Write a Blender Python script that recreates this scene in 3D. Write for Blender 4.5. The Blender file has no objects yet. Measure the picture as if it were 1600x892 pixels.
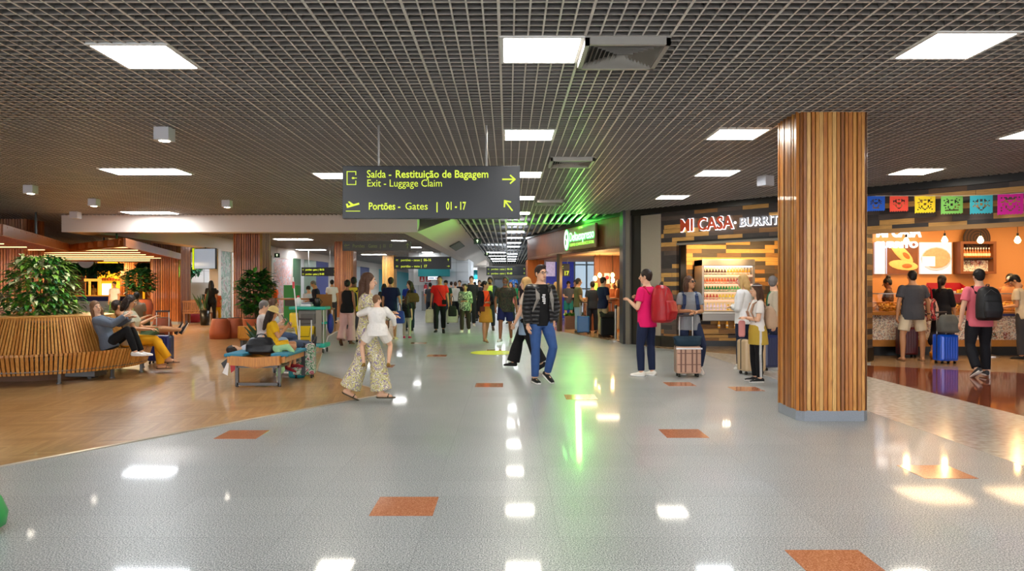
import bpy, bmesh, math, random
from mathutils import Vector, Matrix, noise
random.seed(7)
PI = math.pi
SC = bpy.context.scene
COL = SC.collection
# ------------------------------------------------------------------ camera, world, exposure
F = 1125.0; CX = 794.0; CY = 446.0; CH = 1.48; CEIL = 3.37
cam = bpy.data.objects.new('camera', bpy.data.cameras.new('camera')); COL.objects.link(cam)
cam.location = (0, 0, CH); cam.rotation_euler = (PI/2, 0, 0)
cam.data.sensor_width = 36; cam.data.lens = 36*F/1600; cam.data.shift_x = 6/1600; cam.data.clip_end = 300
cam.data.sensor_fit = 'HORIZONTAL'
SC.camera = cam
W = bpy.data.worlds.new('world'); SC.world = W; W.use_nodes = True
W.node_tree.nodes['Background'].inputs[0].default_value = (.93, .95, 1, 1)
W.node_tree.nodes['Background'].inputs[1].default_value = 1.6
W.node_tree.nodes['Background'].inputs[1].default_value = .9
SC.view_settings.view_transform = 'Standard'; SC.view_settings.look = 'None'
SC.view_settings.gamma = 1; SC.view_settings.use_curve_mapping = False
SC.view_settings.exposure = 2.2
cy = SC.cycles
cy.use_denoising = True; cy.max_bounces = 6; cy.diffuse_bounces = 3; cy.glossy_bounces = 3
cy.transmission_bounces = 4; cy.transparent_max_bounces = 6; cy.sample_clamp_indirect = 4
cy.caustics_reflective = False; cy.caustics_refractive = False
LAMP = 8.0          # strength of the ceiling panels
SHOPK = .45         # shop lamps

def area(name, loc, size, power, color=(1, 1, 1), rot=(0, 0, 0), size_y=None):
    l = bpy.data.lights.new(name, 'AREA'); l.energy = power*SHOPK; l.color = color; l.size = size
    if size_y: l.shape = 'RECTANGLE'; l.size_y = size_y
    o = bpy.data.objects.new(name, l); o.location = loc; o.rotation_euler = rot; COL.objects.link(o); return o
def spot(name, loc, target, power, color, ang=60, blend=.6, r=.05):
    l = bpy.data.lights.new(name, 'SPOT'); l.energy = power*SHOPK; l.color = color; l.spot_size = math.radians(ang)
    l.spot_blend = blend; l.shadow_soft_size = r
    o = bpy.data.objects.new(name, l); o.location = loc
    o.rotation_euler = (Vector(target)-Vector(loc)).to_track_quat('-Z', 'Y').to_euler(); COL.objects.link(o); return o
def point(name, loc, power, color, r=.05):
    l = bpy.data.lights.new(name, 'POINT'); l.energy = power*SHOPK; l.color = color; l.shadow_soft_size = r
    o = bpy.data.objects.new(name, l); o.location = loc; COL.objects.link(o); return o

# photograph pixel -> place: on the floor, on the ceiling, at a known distance
def G(px, py):
    Y = F*CH/(py-CY); return ((px-CX)*Y/F, Y)
def Cl(px, py):
    Y = F*(CEIL-CH)/(CY-py); return ((px-CX)*Y/F, Y)
def at(px, py, Y): return ((px-CX)*Y/F, Y, CH+(CY-py)*Y/F)

# ------------------------------------------------------------------ materials
def lin(c):
    if isinstance(c, str):
        c = c.lstrip('#'); c = [int(c[i:i+2], 16)/255 for i in (0, 2, 4)]
        return tuple(x/12.92 if x <= .04045 else ((x+.055)/1.055)**2.4 for x in c)
    return tuple(c[:3])
_mc = {}
def mat(name, col, rough=.5, metal=0.0, emit=0, bump=None, vary=None, spec=.5, trans=0, coat=0):
    """bump=(scale,strength)  vary=(scale,amount)"""
    if name in _mc: return _mc[name]
    m = bpy.data.materials.new(name); m.use_nodes = True
    nt = m.node_tree; b = nt.nodes['Principled BSDF']; c = lin(col)
    b.inputs['Base Color'].default_value = (*c, 1); b.inputs['Roughness'].default_value = rough
    b.inputs['Metallic'].default_value = metal; b.inputs['Specular IOR Level'].default_value = spec
    b.inputs['Transmission Weight'].default_value = trans; b.inputs['Coat Weight'].default_value = coat
    if emit:
        b.inputs['Emission Color'].default_value = (*c, 1); b.inputs['Emission Strength'].default_value = emit if emit >= 7 else emit*.33
    if bump or vary:
        tc = nt.nodes.new('ShaderNodeTexCoord')
    if vary:
        n = nt.nodes.new('ShaderNodeTexNoise'); n.inputs['Scale'].default_value = vary[0]; n.inputs['Detail'].default_value = 3
        nt.links.new(tc.outputs['Object'], n.inputs['Vector'])
        mx = nt.nodes.new('ShaderNodeMix'); mx.data_type = 'RGBA'
        mx.inputs[6].default_value = (*[max(0, x*(1-vary[1])) for x in c], 1)
        mx.inputs[7].default_value = (*[min(1, x*(1+vary[1])) for x in c], 1)
        nt.links.new(n.outputs['Fac'], mx.inputs[0]); nt.links.new(mx.outputs[2], b.inputs['Base Color'])
    if bump:
        n2 = nt.nodes.new('ShaderNodeTexNoise'); n2.inputs['Scale'].default_value = bump[0]
        nt.links.new(tc.outputs['Object'], n2.inputs['Vector'])
        bp = nt.nodes.new('ShaderNodeBump'); bp.inputs['Strength'].default_value = bump[1]; bp.inputs['Distance'].default_value = .02
        nt.links.new(n2.outputs['Fac'], bp.inputs['Height']); nt.links.new(bp.outputs[0], b.inputs['Normal'])
    _mc[name] = m; return m
class NT:
    """tiny node-graph helper"""
    def __init__(s, name, rough=.5, **k):
        s.m = mat(name, (.5, .5, .5), rough, **k); s.t = s.m.node_tree; s.b = s.t.nodes['Principled BSDF']
    def n(s, typ, **k):
        x = s.t.nodes.new('ShaderNode'+typ)
        for a, v in k.items(): setattr(x, a, v)
        return x
    def l(s, a, b): s.t.links.new(a, b)
    def math(s, op, a, b=None):
        x = s.n('Math', operation=op)
        for i, v in enumerate((a, b)):
            if v is None: continue
            if hasattr(v, 'is_output'): s.l(v, x.inputs[i])
            else: x.inputs[i].default_value = v
        return x.outputs[0]
    def obj(s, scale=None, rot=None, loc=None):
        tc = s.n('TexCoord'); mp = s.n('Mapping')
        if scale: mp.inputs['Scale'].default_value = scale
        if rot: mp.inputs['Rotation'].default_value = rot
        if loc: mp.inputs['Location'].default_value = loc
        s.l(tc.outputs['Object'], mp.inputs[0]); return mp.outputs[0]
    def ramp(s, fac, stops, const=False):
        r = s.n('ValToRGB'); e = r.color_ramp
        if const: e.interpolation = 'CONSTANT'
        while len(e.elements) < len(stops): e.elements.new(.5)
        for el, (p, c) in zip(e.elements, stops): el.position = p; el.color = (*lin(c), 1)
        s.l(fac, r.inputs[0]); return r.outputs[0]
    def noise(s, vec, scale, detail=2, dist=0):
        x = s.n('TexNoise'); x.inputs['Scale'].default_value = scale; x.inputs['Detail'].default_value = detail
        x.inputs['Distortion'].default_value = dist; s.l(vec, x.inputs['Vector']); return x.outputs['Fac']
    def mix(s, fac, a, b, blend='MIX'):
        x = s.n('Mix', data_type='RGBA', blend_type=blend)
        for i, v in ((0, fac), (6, a), (7, b)):
            if hasattr(v, 'is_output'): s.l(v, x.inputs[i])
            elif i == 0: x.inputs[0].default_value = v
            else: x.inputs[i].default_value = (*lin(v), 1)
        return x.outputs[2]
    def col(s, c): s.l(c, s.b.inputs['Base Color'])
    def bump(s, h, st=.3, d=.01):
        x = s.n('Bump'); x.inputs['Strength'].default_value = st; x.inputs['Distance'].default_value = d
        s.l(h, x.inputs['Height']); s.l(x.outputs[0], s.b.inputs['Normal'])

def wood(name, dark, light, rough=.4, scale=(14, 14, 1.2), coat=.15):
    g = NT(name, rough, coat=coat); v = g.obj(scale)
    f = g.noise(v, 3, 4, 1.2); g.col(g.ramp(f, [(.3, dark), (.7, light)])); return g.m
# slats
SLAT = [wood('slat_wood_%s' % n, a, b) for n, a, b in (('amber', '#9a5a1c', '#c88330'), ('honey', '#b8752a', '#e0a04a'),
        ('brown', '#7e4618', '#a5652a'), ('orange', '#a45c1c', '#cc822e'), ('pale', '#c08c45', '#e6b468'))]
SLATR = [wood('red_slat_wood_%s' % n, a, b) for n, a, b in (('a', '#8e4f28', '#b36c3c'), ('b', '#7c4222', '#9f5c34'), ('c', '#a06036', '#c0804c'))]
BENCHW = [wood('bench_wood_%s' % n, a, b) for n, a, b in (('a', '#b87a36', '#dca257'), ('b', '#ac6d2c', '#cc8e46'))]
CANW = wood('canopy_wood', '#7d4215', '#96541f', .35)
CHAIRW = wood('chair_wood', '#7a4a24', '#99632f')

def floor_granite():
    g = NT('grey_polished_granite', .3, coat=.3)
    v = g.obj(); sp = g.noise(v, 120, 3)
    c = g.ramp(sp, [(.34, '#4c5254'), (.5, '#979c9d'), (.64, '#d6d8d6')])
    br = g.n('TexBrick', offset=0.0, squash=1.0); mp = g.obj(loc=(.52, 0, 0)); g.l(g.obj(loc=(.52-.0, -4.64+.41*20, 0)), br.inputs['Vector'])
    br.inputs['Scale'].default_value = 1; br.inputs['Brick Width'].default_value = .82; br.inputs['Row Height'].default_value = .41
    br.inputs['Mortar Size'].default_value = .0045; br.inputs['Mortar Smooth'].default_value = .2
    br.inputs['Color1'].default_value = (.82, .82, .82, 1); br.inputs['Color2'].default_value = (1, 1, 1, 1); br.inputs['Mortar'].default_value = (.6, .6, .6, 1)
    g.col(g.mix(.5, c, br.outputs['Color'], 'MULTIPLY'))
    rn = g.noise(v, 1.1, 3); g.l(g.ramp(rn, [(.3, (.34, .34, .34)), (.8, (.44, .44, .44))]), g.b.inputs['Roughness'])
    g.b.inputs['Coat Roughness'].default_value = .055; g.bump(g.noise(v, 26, 1), .02, .004); return g.m
def floor_speckle(name, cols, rough=.12, scale=120):
    g = NT(name, rough); v = g.obj(); g.col(g.ramp(g.noise(v, scale, 3), cols))
    g.bump(g.noise(v, 30, 1), .02, .004); return g.m
def floor_chevron():
    g = NT('chevron_wood_floor', .34, coat=.5)
    v = g.obj(rot=(0, 0, .62)); sx = g.n('SeparateXYZ'); g.l(v, sx.inputs[0])
    pp = g.math('PINGPONG', sx.outputs[0], .42); yy = g.math('ADD', sx.outputs[1], pp)
    row = g.math('FLOOR', g.math('DIVIDE', yy, .09)); colx = g.math('FLOOR', g.math('DIVIDE', sx.outputs[0], .42))
    cb = g.n('CombineXYZ'); g.l(row, cb.inputs[0]); g.l(colx, cb.inputs[1])
    wn = g.n('TexWhiteNoise'); g.l(cb.outputs[0], wn.inputs['Vector'])
    c = g.ramp(wn.outputs['Value'], [(0, '#b08450'), (.5, '#bd915c'), (1, '#c99f68')])
    grain = g.noise(g.obj((30, 4, 4), (0, 0, -.2)), 2, 4, .5)
    c2 = g.mix(.35, c, g.ramp(grain, [(.3, '#8f6f4c'), (.7, '#ffffff')]), 'MULTIPLY')
    fr = g.math('FRACT', g.math('DIVIDE', yy, .09)); ln = g.math('GREATER_THAN', fr, .04)
    g.col(g.mix(ln, '#8a6236', c2)); return g.m
def planks():
    """reclaimed boards laid flat: dark greys, browns and pale pine"""
    g = NT('reclaimed_planks', .6)
    br = g.n('TexBrick', offset=.37, offset_frequency=2, squash=1.6, squash_frequency=3); g.l(g.obj(rot=(PI/2, 0, 0)), br.inputs['Vector'])
    br.inputs['Scale'].default_value = 1; br.inputs['Brick Width'].default_value = .62; br.inputs['Row Height'].default_value = .105
    br.inputs['Mortar Size'].default_value = .003; br.inputs['Bias'].default_value = 0
    br.inputs['Color1'].default_value = (0, 0, 0, 1); br.inputs['Color2'].default_value = (1, 1, 1, 1); br.inputs['Mortar'].default_value = (0, 0, 0, 1)
    c = g.ramp(br.outputs['Color'], [(0, '#3a3230'), (.3, '#574941'), (.5, '#6b4d33'), (.64, '#9a6c3a'), (.78, '#cc9a52')], True)
    gr = g.noise(g.obj((2.5, 2.5, 40)), 2, 4, .4)
    g.col(g.mix(.6, c, g.ramp(gr, [(.25, '#8a8078'), (.7, '#ffffff')]), 'MULTIPLY'))
    g.bump(br.outputs['Color'], .5, .02); return g.m
def tiles_azulejo():
    g = NT('patterned_tiles', .3); v = g.obj()
    vo = g.n('TexVoronoi', distance='CHEBYCHEV'); vo.inputs['Scale'].default_value = 7; vo.inputs['Randomness'].default_value = 0; g.l(v, vo.inputs['Vector'])
    sp = g.n('SeparateColor'); g.l(vo.outputs['Color'], sp.inputs[0])
    base = g.ramp(sp.outputs[0], [(0, '#e6ddcc'), (.5, '#d8c6b0'), (.78, '#8e2e2a'), (.86, '#e6ddcc'), (.93, '#3d5c48')], True)
    v2 = g.n('TexVoronoi'); v2.inputs['Scale'].default_value = 42; v2.inputs['Randomness'].default_value = .7; g.l(v, v2.inputs['Vector'])
    s2 = g.n('SeparateColor'); g.l(v2.outputs['Color'], s2.inputs[0])
    pat = g.ramp(s2.outputs[0], [(0, '#a83c34'), (.16, '#f3ece0'), (.5, '#4a5a78'), (.62, '#e8d9c0'), (.8, '#5c6b50'), (.9, '#c08a4a')], True)
    g.col(g.mix(.55, base, pat)); return g.m
def floral(name, base, cols, scale=22, rough=.8):
    g = NT(name, rough); v = g.obj()
    vo = g.n('TexVoronoi'); vo.inputs['Scale'].default_value = scale; g.l(v, vo.inputs['Vector'])
    nz = g.noise(v, scale*.7, 3, 1.5)
    stops = [(0, base)]
    k = .42
    for c in cols: stops.append((k, c)); k += .07
    stops.append((k, base))
    g.col(g.ramp(nz, stops, True)); return g.m

# ------------------------------------------------------------------ mesh building
class MB:
    def __init__(s): s.v = []; s.f = []; s.m = []
    def add(s, vs, fs, mi=0, M=None):
        o = len(s.v)
        s.v += [tuple(M @ Vector(p)) for p in vs] if M is not None else [tuple(p) for p in vs]
        s.f += [tuple(i+o for i in f) for f in fs]; s.m += [mi]*len(fs); return s
    def box(s, x0, x1, y0, y1, z0, z1, mi=0, M=None):
        return s.add([(x0,y0,z0),(x1,y0,z0),(x1,y1,z0),(x0,y1,z0),(x0,y0,z1),(x1,y0,z1),(x1,y1,z1),(x0,y1,z1)],
            [(0,3,2,1),(4,5,6,7),(0,1,5,4),(1,2,6,5),(2,3,7,6),(3,0,4,7)], mi, M)
    def bbox(s, x0, x1, y0, y1, z0, z1, b=.01, mi=0, M=None):
        """box with chamfered edges"""
        bm = bmesh.new(); bmesh.ops.create_cube(bm, size=1)
        for v in bm.verts: v.co = ((x0+x1)/2+v.co.x*(x1-x0), (y0+y1)/2+v.co.y*(y1-y0), (z0+z1)/2+v.co.z*(z1-z0))
        bmesh.ops.bevel(bm, geom=bm.edges[:], offset=b, segments=2, affect='EDGES', profile=.6)
        s.frombm(bm, mi, M); return s
    def frombm(s, bm, mi=0, M=None):
        bm.verts.index_update(); s.add([v.co[:] for v in bm.verts], [[v.index for v in f.verts] for f in bm.faces], mi, M); bm.free()
    def cyl(s, p0, p1, r0, r1=None, n=10, mi=0, M=None, cap=True):
        r1 = r0 if r1 is None else r1
        p0 = Vector(p0); p1 = Vector(p1); d = p1-p0
        if d.length < 1e-6: return s
        q = d.to_track_quat('Z', 'X').to_matrix(); vs = []
        for p, r in ((p0, r0), (p1, r1)):
            for i in range(n):
                a = 2*PI*i/n; vs.append(p+q @ Vector((math.cos(a)*r, math.sin(a)*r, 0)))
        fs = [(i, (i+1) % n, n+(i+1) % n, n+i) for i in range(n)]
        if cap: fs += [tuple(range(n-1, -1, -1)), tuple(range(n, 2*n))]
        return s.add(vs, fs, mi, M)
    def ell(s, c, r, mi=0, M=None, nu=12, nv=8, R=None):
        r = (r, r, r) if isinstance(r, (int, float)) else r
        vs = [(0, 0, -1)]
        for j in range(1, nv):
            t = PI*j/nv
            for i in range(nu):
                a = 2*PI*i/nu; vs.append((math.sin(t)*math.cos(a), math.sin(t)*math.sin(a), -math.cos(t)))
        vs.append((0, 0, 1)); L = len(vs)-1
        fs = [(0, 1+(i+1) % nu, 1+i) for i in range(nu)]
        for j in range(nv-2):
            for i in range(nu):
                a = 1+j*nu+i; b = 1+j*nu+(i+1) % nu; fs.append((a, b, b+nu, a+nu))
        fs += [(L, 1+(nv-2)*nu+i, 1+(nv-2)*nu+(i+1) % nu) for i in range(nu)]
        out = []
        for p in vs:
            p = Vector((p[0]*r[0], p[1]*r[1], p[2]*r[2]))
            if R is not None: p = R @ p
            out.append(Vector(c)+p)
        return s.add(out, fs, mi, M)
    def chain(s, pts, rad, mi=0, M=None, n=10, ball=True):
        for i in range(len(pts)-1): s.cyl(pts[i], pts[i+1], rad[i], rad[i+1], n, mi, M)
        if ball:
            for p, r in zip(pts, rad): s.ell(p, r, mi, M, n, 6)
        return s
    def tube(s, pts, r, n=6, mi=0, M=None): return s.chain(pts, [r]*len(pts), mi, M, n, True)
    def loft(s, secs, mi=0, M=None, n=16, sq=1.0):
        """secs: (cx, cy, z, rx, ry)"""
        vs = []
        for cx_, cy_, z, rx, ry in secs:
            for i in range(n):
                a = 2*PI*i/n; c, d = math.cos(a), math.sin(a)
                vs.append((cx_+rx*math.copysign(abs(c)**sq, c), cy_+ry*math.copysign(abs(d)**sq, d), z))
        k = len(secs); fs = []
        for j in range(k-1):
            for i in range(n): fs.append((j*n+i, j*n+(i+1) % n, (j+1)*n+(i+1) % n, (j+1)*n+i))
        fs += [tuple(range(n-1, -1, -1)), tuple(range((k-1)*n, k*n))]
        return s.add(vs, fs, mi, M)
    def prism(s, poly, z0, z1, mi=0, M=None):
        n = len(poly); vs = [(x, y, z0) for x, y in poly]+[(x, y, z1) for x, y in poly]
        fs = [tuple(range(n-1, -1, -1)), tuple(range(n, 2*n))]+[(i, (i+1) % n, n+(i+1) % n, n+i) for i in range(n)]
        return s.add(vs, fs, mi, M)
    def build(s, name, mats, parent=None, smooth=False):
        me = bpy.data.meshes.new(name); me.from_pydata(s.v, [], s.f)
        mats = mats if isinstance(mats, (list, tuple)) else [mats]
        for m in mats: me.materials.append(m)
        if len(mats) > 1: me.polygons.foreach_set('material_index', s.m)
        if smooth: me.polygons.foreach_set('use_smooth', [True]*len(me.polygons))
        me.update(); return link(name, me, parent)
def link(name, me, parent=None):
    o = bpy.data.objects.new(name, me); COL.objects.link(o)
    if parent is not None: o.parent = parent
    return o
def fix(me):
    bm = bmesh.new(); bm.from_mesh(me); bmesh.ops.recalc_face_normals(bm, faces=bm.faces); bm.to_mesh(me); bm.free()
def remesh(mb, voxel, sm=3):
    me = bpy.data.meshes.new('tmp'); me.from_pydata(mb.v, [], mb.f); me.update()
    o = bpy.data.objects.new('tmp', me); COL.objects.link(o)
    m = o.modifiers.new('r', 'REMESH'); m.mode = 'VOXEL'; m.voxel_size = voxel; m.use_smooth_shade = True
    if sm: k = o.modifiers.new('s', 'SMOOTH'); k.iterations = sm; k.factor = .5
    dg = bpy.context.evaluated_depsgraph_get(); out = bpy.data.meshes.new_from_object(o.evaluated_get(dg))
    bpy.data.objects.remove(o); bpy.data.meshes.remove(me)
    out.polygons.foreach_set('use_smooth', [True]*len(out.polygons)); return out
def remeshed(mb, name, m, parent, voxel, sm=3):
    me = remesh(mb, voxel, sm); me.name = name; me.materials.append(m); return link(name, me, parent)
def thing(name, label, cat, loc=(0, 0, 0), rz=0, group=None):
    o = bpy.data.objects.new(name, None); o.empty_display_size = .1; COL.objects.link(o)
    o.location = loc; o.rotation_euler = (0, 0, rz); return tag(o, label, cat, group)
def tag(o, label, cat, group=None, kind=None):
    o['label'] = label; o['category'] = cat
    if group: o['group'] = group
    if kind: o['kind'] = kind
    return o
def struct(o): o['kind'] = 'structure'; return o
KIDS = {}
def copy_tree(o, parent=None, kids=None):
    c = o.copy(); COL.objects.link(c)
    if parent is not None: c.parent = parent
    for ch in [x for x in o.children]: copy_tree(ch, c)
    return c
def text(body, size, name, m, parent, loc, rot=(PI/2, 0, 0), bold=0, ext=.002, width=None, align='LEFT', height=None):
    cu = bpy.data.curves.new('t', 'FONT'); cu.body = body; cu.size = size; cu.extrude = ext; cu.offset = bold; cu.align_x = align
    cu.resolution_u = 3
    o = bpy.data.objects.new('t', cu); COL.objects.link(o)
    dg = bpy.context.evaluated_depsgraph_get(); me = bpy.data.meshes.new_from_object(o.evaluated_get(dg)); bpy.data.objects.remove(o)
    xs = [v.co.x for v in me.vertices]; ys = [v.co.y for v in me.vertices]
    if width and xs:
        k = width/(max(xs)-min(xs))
        for v in me.vertices: v.co.x *= k
    if height and ys:
        k = height/(max(ys)-min(ys))
        for v in me.vertices: v.co.y *= k
    me.materials.clear(); me.materials.append(m); t = link(name, me, parent); t.location = loc; t.rotation_euler = rot; return t
# ================================================================== floor
m_gran = floor_granite(); m_chev = floor_chevron()
m_red = floor_speckle('red_polished_granite', [(.35, '#5d2a1a'), (.55, '#8a4426'), (.7, '#a85c38')], .07)
m_strip = floor_speckle('pale_polished_stone', [(.3, '#b0a596'), (.6, '#d0c7b8'), (.75, '#ddd6c8')], .16, 14)
m_accent = floor_speckle('orange_granite', [(.35, '#a0603f'), (.55, '#c07c58'), (.7, '#d69a78')], .12)
m_beige = floor_speckle('beige_shop_tile', [(.3, '#8d7050'), (.7, '#b59672')], .18, 6)
fl = struct(MB().box(-42, 20, -9, 112, -.2, 0).build('floor', m_gran))
wedge = [(-4.14, 5.86), (-1.63, 9.85), (-3.3, 12.4), (-5.25, 21), (-6.4, 30.8), (-7.5, 44), (-30, 44), (-30, 5.0), (-5.3, 4.0)]
wedge_b = MB().prism(wedge, 0, .003); wf = struct(wedge_b.build('floor', m_chev))
tr = MB()
for a, b in zip(wedge[:5], wedge[1:5]): tr.cyl((*a, .001), (*b, .001), .014, n=6)
tr.cyl((*wedge[0], .001), (*wedge[-1], .001), .014, n=6)
struct(tr.build('trim_1', mat('metal_floor_strip', '#c9bfae', .35, .6)))
struct(MB().prism([(4.23, -5), (5.84, -5), (5.84, 15.4), (4.9, 16.2), (4.23, 16.9)], 0, .002).build('floor', m_strip))
struct(MB().prism([(5.84, -5), (18, -5), (18, 6), (8.9, 12.0), (6.7, 13.3), (5.84, 14.2)], 0, .0025).build('floor', m_red))
struct(MB().prism([(6.7, 13.3), (8.9, 12.0), (18, 6), (18, 19), (7.2, 19), (7.0, 13.9)], 0, .004).build('floor', m_beige))
struct(MB().prism([(3.35, 17.3), (3.9, 16.6), (6.5, 13.55), (7.0, 13.9), (7.2, 19), (3.3, 19)], 0, .004).build('floor', m_beige))
struct(MB().prism([(.7, 28.2), (1.3, 25.2), (1.68, 23.2), (2.3, 20.9), (3.1, 18.3), (6.5, 18.9), (6.5, 31), (.7, 31)], 0, .004).build('floor', m_beige))
ac = MB()
for x, y in ((-.69, 4.83), (1.75, 3.82), (-2.64, 7.15), (1.75, 7.2), (3.4, 5.72), (-.28, 10.7), (.96, 9.55), (2.57, 10.8), (3.4, 10.3), (-2.3, 13.2), (-2.3, 18.5), (-.28, 16.4), (-1.5, 15.2)):
    ac.box(x-.205, x+.205, y-.205, y+.205, 0, .0025)
o = struct(ac.build('floor', m_accent))
disc = MB().cyl((-.33, 15.85, .002), (-.33, 15.85, .004), .5, n=40)
dm = disc.build('floor_marking', mat('yellow_floor_vinyl', '#d9dd1e', .4)); tag(dm, 'round yellow sticker on the grey floor in the middle of the concourse', 'floor marking')

# ================================================================== ceiling
m_shaded_blade = mat('grid_side_painted_shade', '#86817c', .45, .1, spec=.4)  # blade sides: shade inside the cells painted in as a darker grey
m_slab = mat('dark_ceiling_void', '#404042', .9)
m_white = mat('white_plaster', '#d9cdc2', .7)
g = MB(); P = .65/6; X0 = -.066
m_lit_edge = mat('grid_edge_painted_lit', '#dcd5ca', .4, spec=.4)  # bottom edges of the same blades, coloured paler as if catching light
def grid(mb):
    o = mb.build('ceiling', [m_shaded_blade, m_lit_edge]); o.data.polygons.foreach_set('material_index', [1 if i % 6 == 0 else 0 for i in range(len(mb.f))]); return struct(o)
def blades_y(x0, x1, ya, yb, pitch=P, th=.0066):
    i0 = math.ceil((x0-X0)/pitch)
    for i in range(i0, math.ceil((x1-X0)/pitch-1e-6)):
        t = th if i % 6 else th*1.6
        g.box(X0+i*pitch-t, X0+i*pitch+t, ya, yb, CEIL, CEIL+.055)
def blades_x(xa, xb, ya, yb, pitch=P, th=.0066):
    for i in range(math.ceil((ya-5.46)/pitch), int((yb-5.46)/pitch)+1):
        t = th if i % 6 else th*1.6
        y = 5.46+i*pitch; g.box(xa, xb, y-t, y+t, CEIL+.002, CEIL+.053)
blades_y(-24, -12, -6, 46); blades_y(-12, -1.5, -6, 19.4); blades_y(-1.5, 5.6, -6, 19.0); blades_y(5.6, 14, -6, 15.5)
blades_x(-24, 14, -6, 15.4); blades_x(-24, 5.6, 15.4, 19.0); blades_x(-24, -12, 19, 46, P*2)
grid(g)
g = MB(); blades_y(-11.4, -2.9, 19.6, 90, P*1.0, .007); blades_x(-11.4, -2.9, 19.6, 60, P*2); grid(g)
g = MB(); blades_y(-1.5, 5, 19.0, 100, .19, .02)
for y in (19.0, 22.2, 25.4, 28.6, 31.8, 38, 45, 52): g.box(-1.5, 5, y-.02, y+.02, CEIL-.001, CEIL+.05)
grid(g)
struct(MB().box(-42, 20, -9, 112, CEIL+.42, CEIL+.5).build('ceiling', m_slab))
# cross beam and the long bulkheads around the left ceiling field
b = MB()
b.box(-12.05, -2.45, 19.42, 19.9, 2.92, CEIL+.06)
b.prism([(-12.05, 19.42), (-11.4, 19.9), (-11.4, 100), (-12.05, 100)], 2.92, CEIL+.06)
struct(b.build('trim_2', m_white))
sec = [(-2.9, 2.93), (-2.45, 2.93), (-1.75, 3.3), (-1.5, CEIL+.06), (-2.9, CEIL+.06)]
b = MB(); n = len(sec)
vs = [(x, yy_, z) for (x, z), yy_ in zip(sec, (19.45, 19.45, 20.3, 20.8, 20.8))]+[(x, 60, z) for x, z in sec]
b.add(vs, [tuple(range(n)), tuple(range(2*n-1, n-1, -1))]+[((i+1) % n, i, n+i, n+(i+1) % n) for i in range(n)])
for y in (52, 54, 56, 58): b.box(-2.5, -1.55, y, y+.3, 2.95, 3.3)
bk = struct(b.build('trim_3', m_white)); fix(bk.data)
v = MB(); q = Matrix.Translation((-2.08, 29.5, 3.1)) @ Matrix.Rotation(-math.atan2(.37, .7), 4, 'Y')
v.box(-.22, .22, -1.7, 1.7, -.03, .0, 0, q)
for i in range(16): v.box(-.2, .2, -1.6+i*.2, -1.52+i*.2, -.045, -.03, 1, q)
vg = v.build('bulkhead_vent', [mat('vent_dark', '#3c4038', .6), mat('vent_grey', '#7d8078', .5, .4)])
tag(vg, 'long dark ventilation grille set in the sloping white bulkhead', 'vent')

# ------------------------------------------------------------------ ceiling lamps
m_lw = mat('lamp_diffuser_white', (1, .985, .96), .5, emit=LAMP)
m_lwarm = mat('lamp_diffuser_warm', (1, .93, .80), .5, emit=LAMP)
m_lcool = mat('lamp_diffuser_cool', (.90, .95, 1), .5, emit=LAMP*1.1)
m_frame = mat('lamp_frame_white', '#e8e6e0', .5)
lampP = {}
def lamp(x, y, label, kind='white', w=.65, d=.65, z=CEIL, group='square ceiling light panels'):
    key = (kind, w, d)
    if key not in lampP:
        r = thing('ceiling_light', label, 'ceiling light', (x, y, z))
        h = w/2; k = d/2; f = MB()
        f.box(-h, h, -k, -k+.03, -.008, .05).box(-h, h, k-.03, k, -.008, .05).box(-h, -h+.03, -k+.03, k-.03, -.008, .05).box(h-.03, h, -k+.03, k-.03, -.008, .05)
        f.build('frame', m_frame, r)
        MB().box(-h+.03, h-.03, -k+.03, k-.03, -.004, .045).build('diffuser', {'white': m_lw, 'warm': m_lwarm, 'cool': m_lcool}[kind], r)
        lampP[key] = r
    else: r = copy_tree(lampP[key])
    r.location = (x, y, z); r['label'] = label; r['group'] = group; return r
D = 3.25
lamp(.26, 5.785, 'square white ceiling light panel beside the square air diffuser, above the hanging sign', 'white')
lamp(-2.99, 5.95, 'square ceiling light panel at the upper left, nearest one on the left', 'white')
lamp(3.51, 5.68, 'square ceiling light panel at the upper right corner, above and right of the slatted pillar', 'white')
lamp(.26, 9.03, 'warm ceiling light panel directly above the right half of the hanging sign', 'warm')
lamp(2.86, 9.0, 'warm ceiling light panel touching the top left of the big slatted pillar', 'warm')
lamp(-2.99, 12.4, 'warm ceiling light panel peeking out left of the hanging black sign', 'warm')
lamp(.26, 12.28, 'warm ceiling light panel at the upper right edge of the hanging black sign', 'warm')
lamp(3.51, 12.1, 'cool white ceiling light panel left of the slatted pillar, between two warm ones', 'cool')
lamp(3.51, 15.4, 'warm ceiling light panel nearest to the burrito shop fascia, left of the pillar', 'warm')
lamp(6.76, 11.95, 'warm ceiling light panel right of the slatted pillar above the paper flags', 'warm')
lamp(6.6, 8.95, 'ceiling light panel just cut by the right edge of the photo', 'white')
lamp(.26, 15.53, 'ceiling light panel at the lower right edge of the hanging black sign', 'warm')
lamp(-6.0, 11.95, 'wide cool ceiling light glowing between the cube downlights on the left', 'cool', 1.3, .65)
lamp(-9.3, 18.7, 'wide cool ceiling light glaring right in front of the white cross beam', 'cool', 1.3, .65)
lamp(-.29+.55, 18.78, 'ceiling light panel just below the black sign, above the far corridor row', 'warm')
for k in range(9):
    lamp(.26, 22.03+k*(D if k < 5 else 4.2), 'one of the light panels receding in line beside the green lit fascia', 'cool' if k > 1 else 'white', group='light panels receding down the corridor')
for k in range(4): lamp(-.7, 41+k*5, 'one of the far light strips left of the receding row above the last black sign', 'cool', 1.1, .8, group='far light strips over the corridor')
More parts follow.
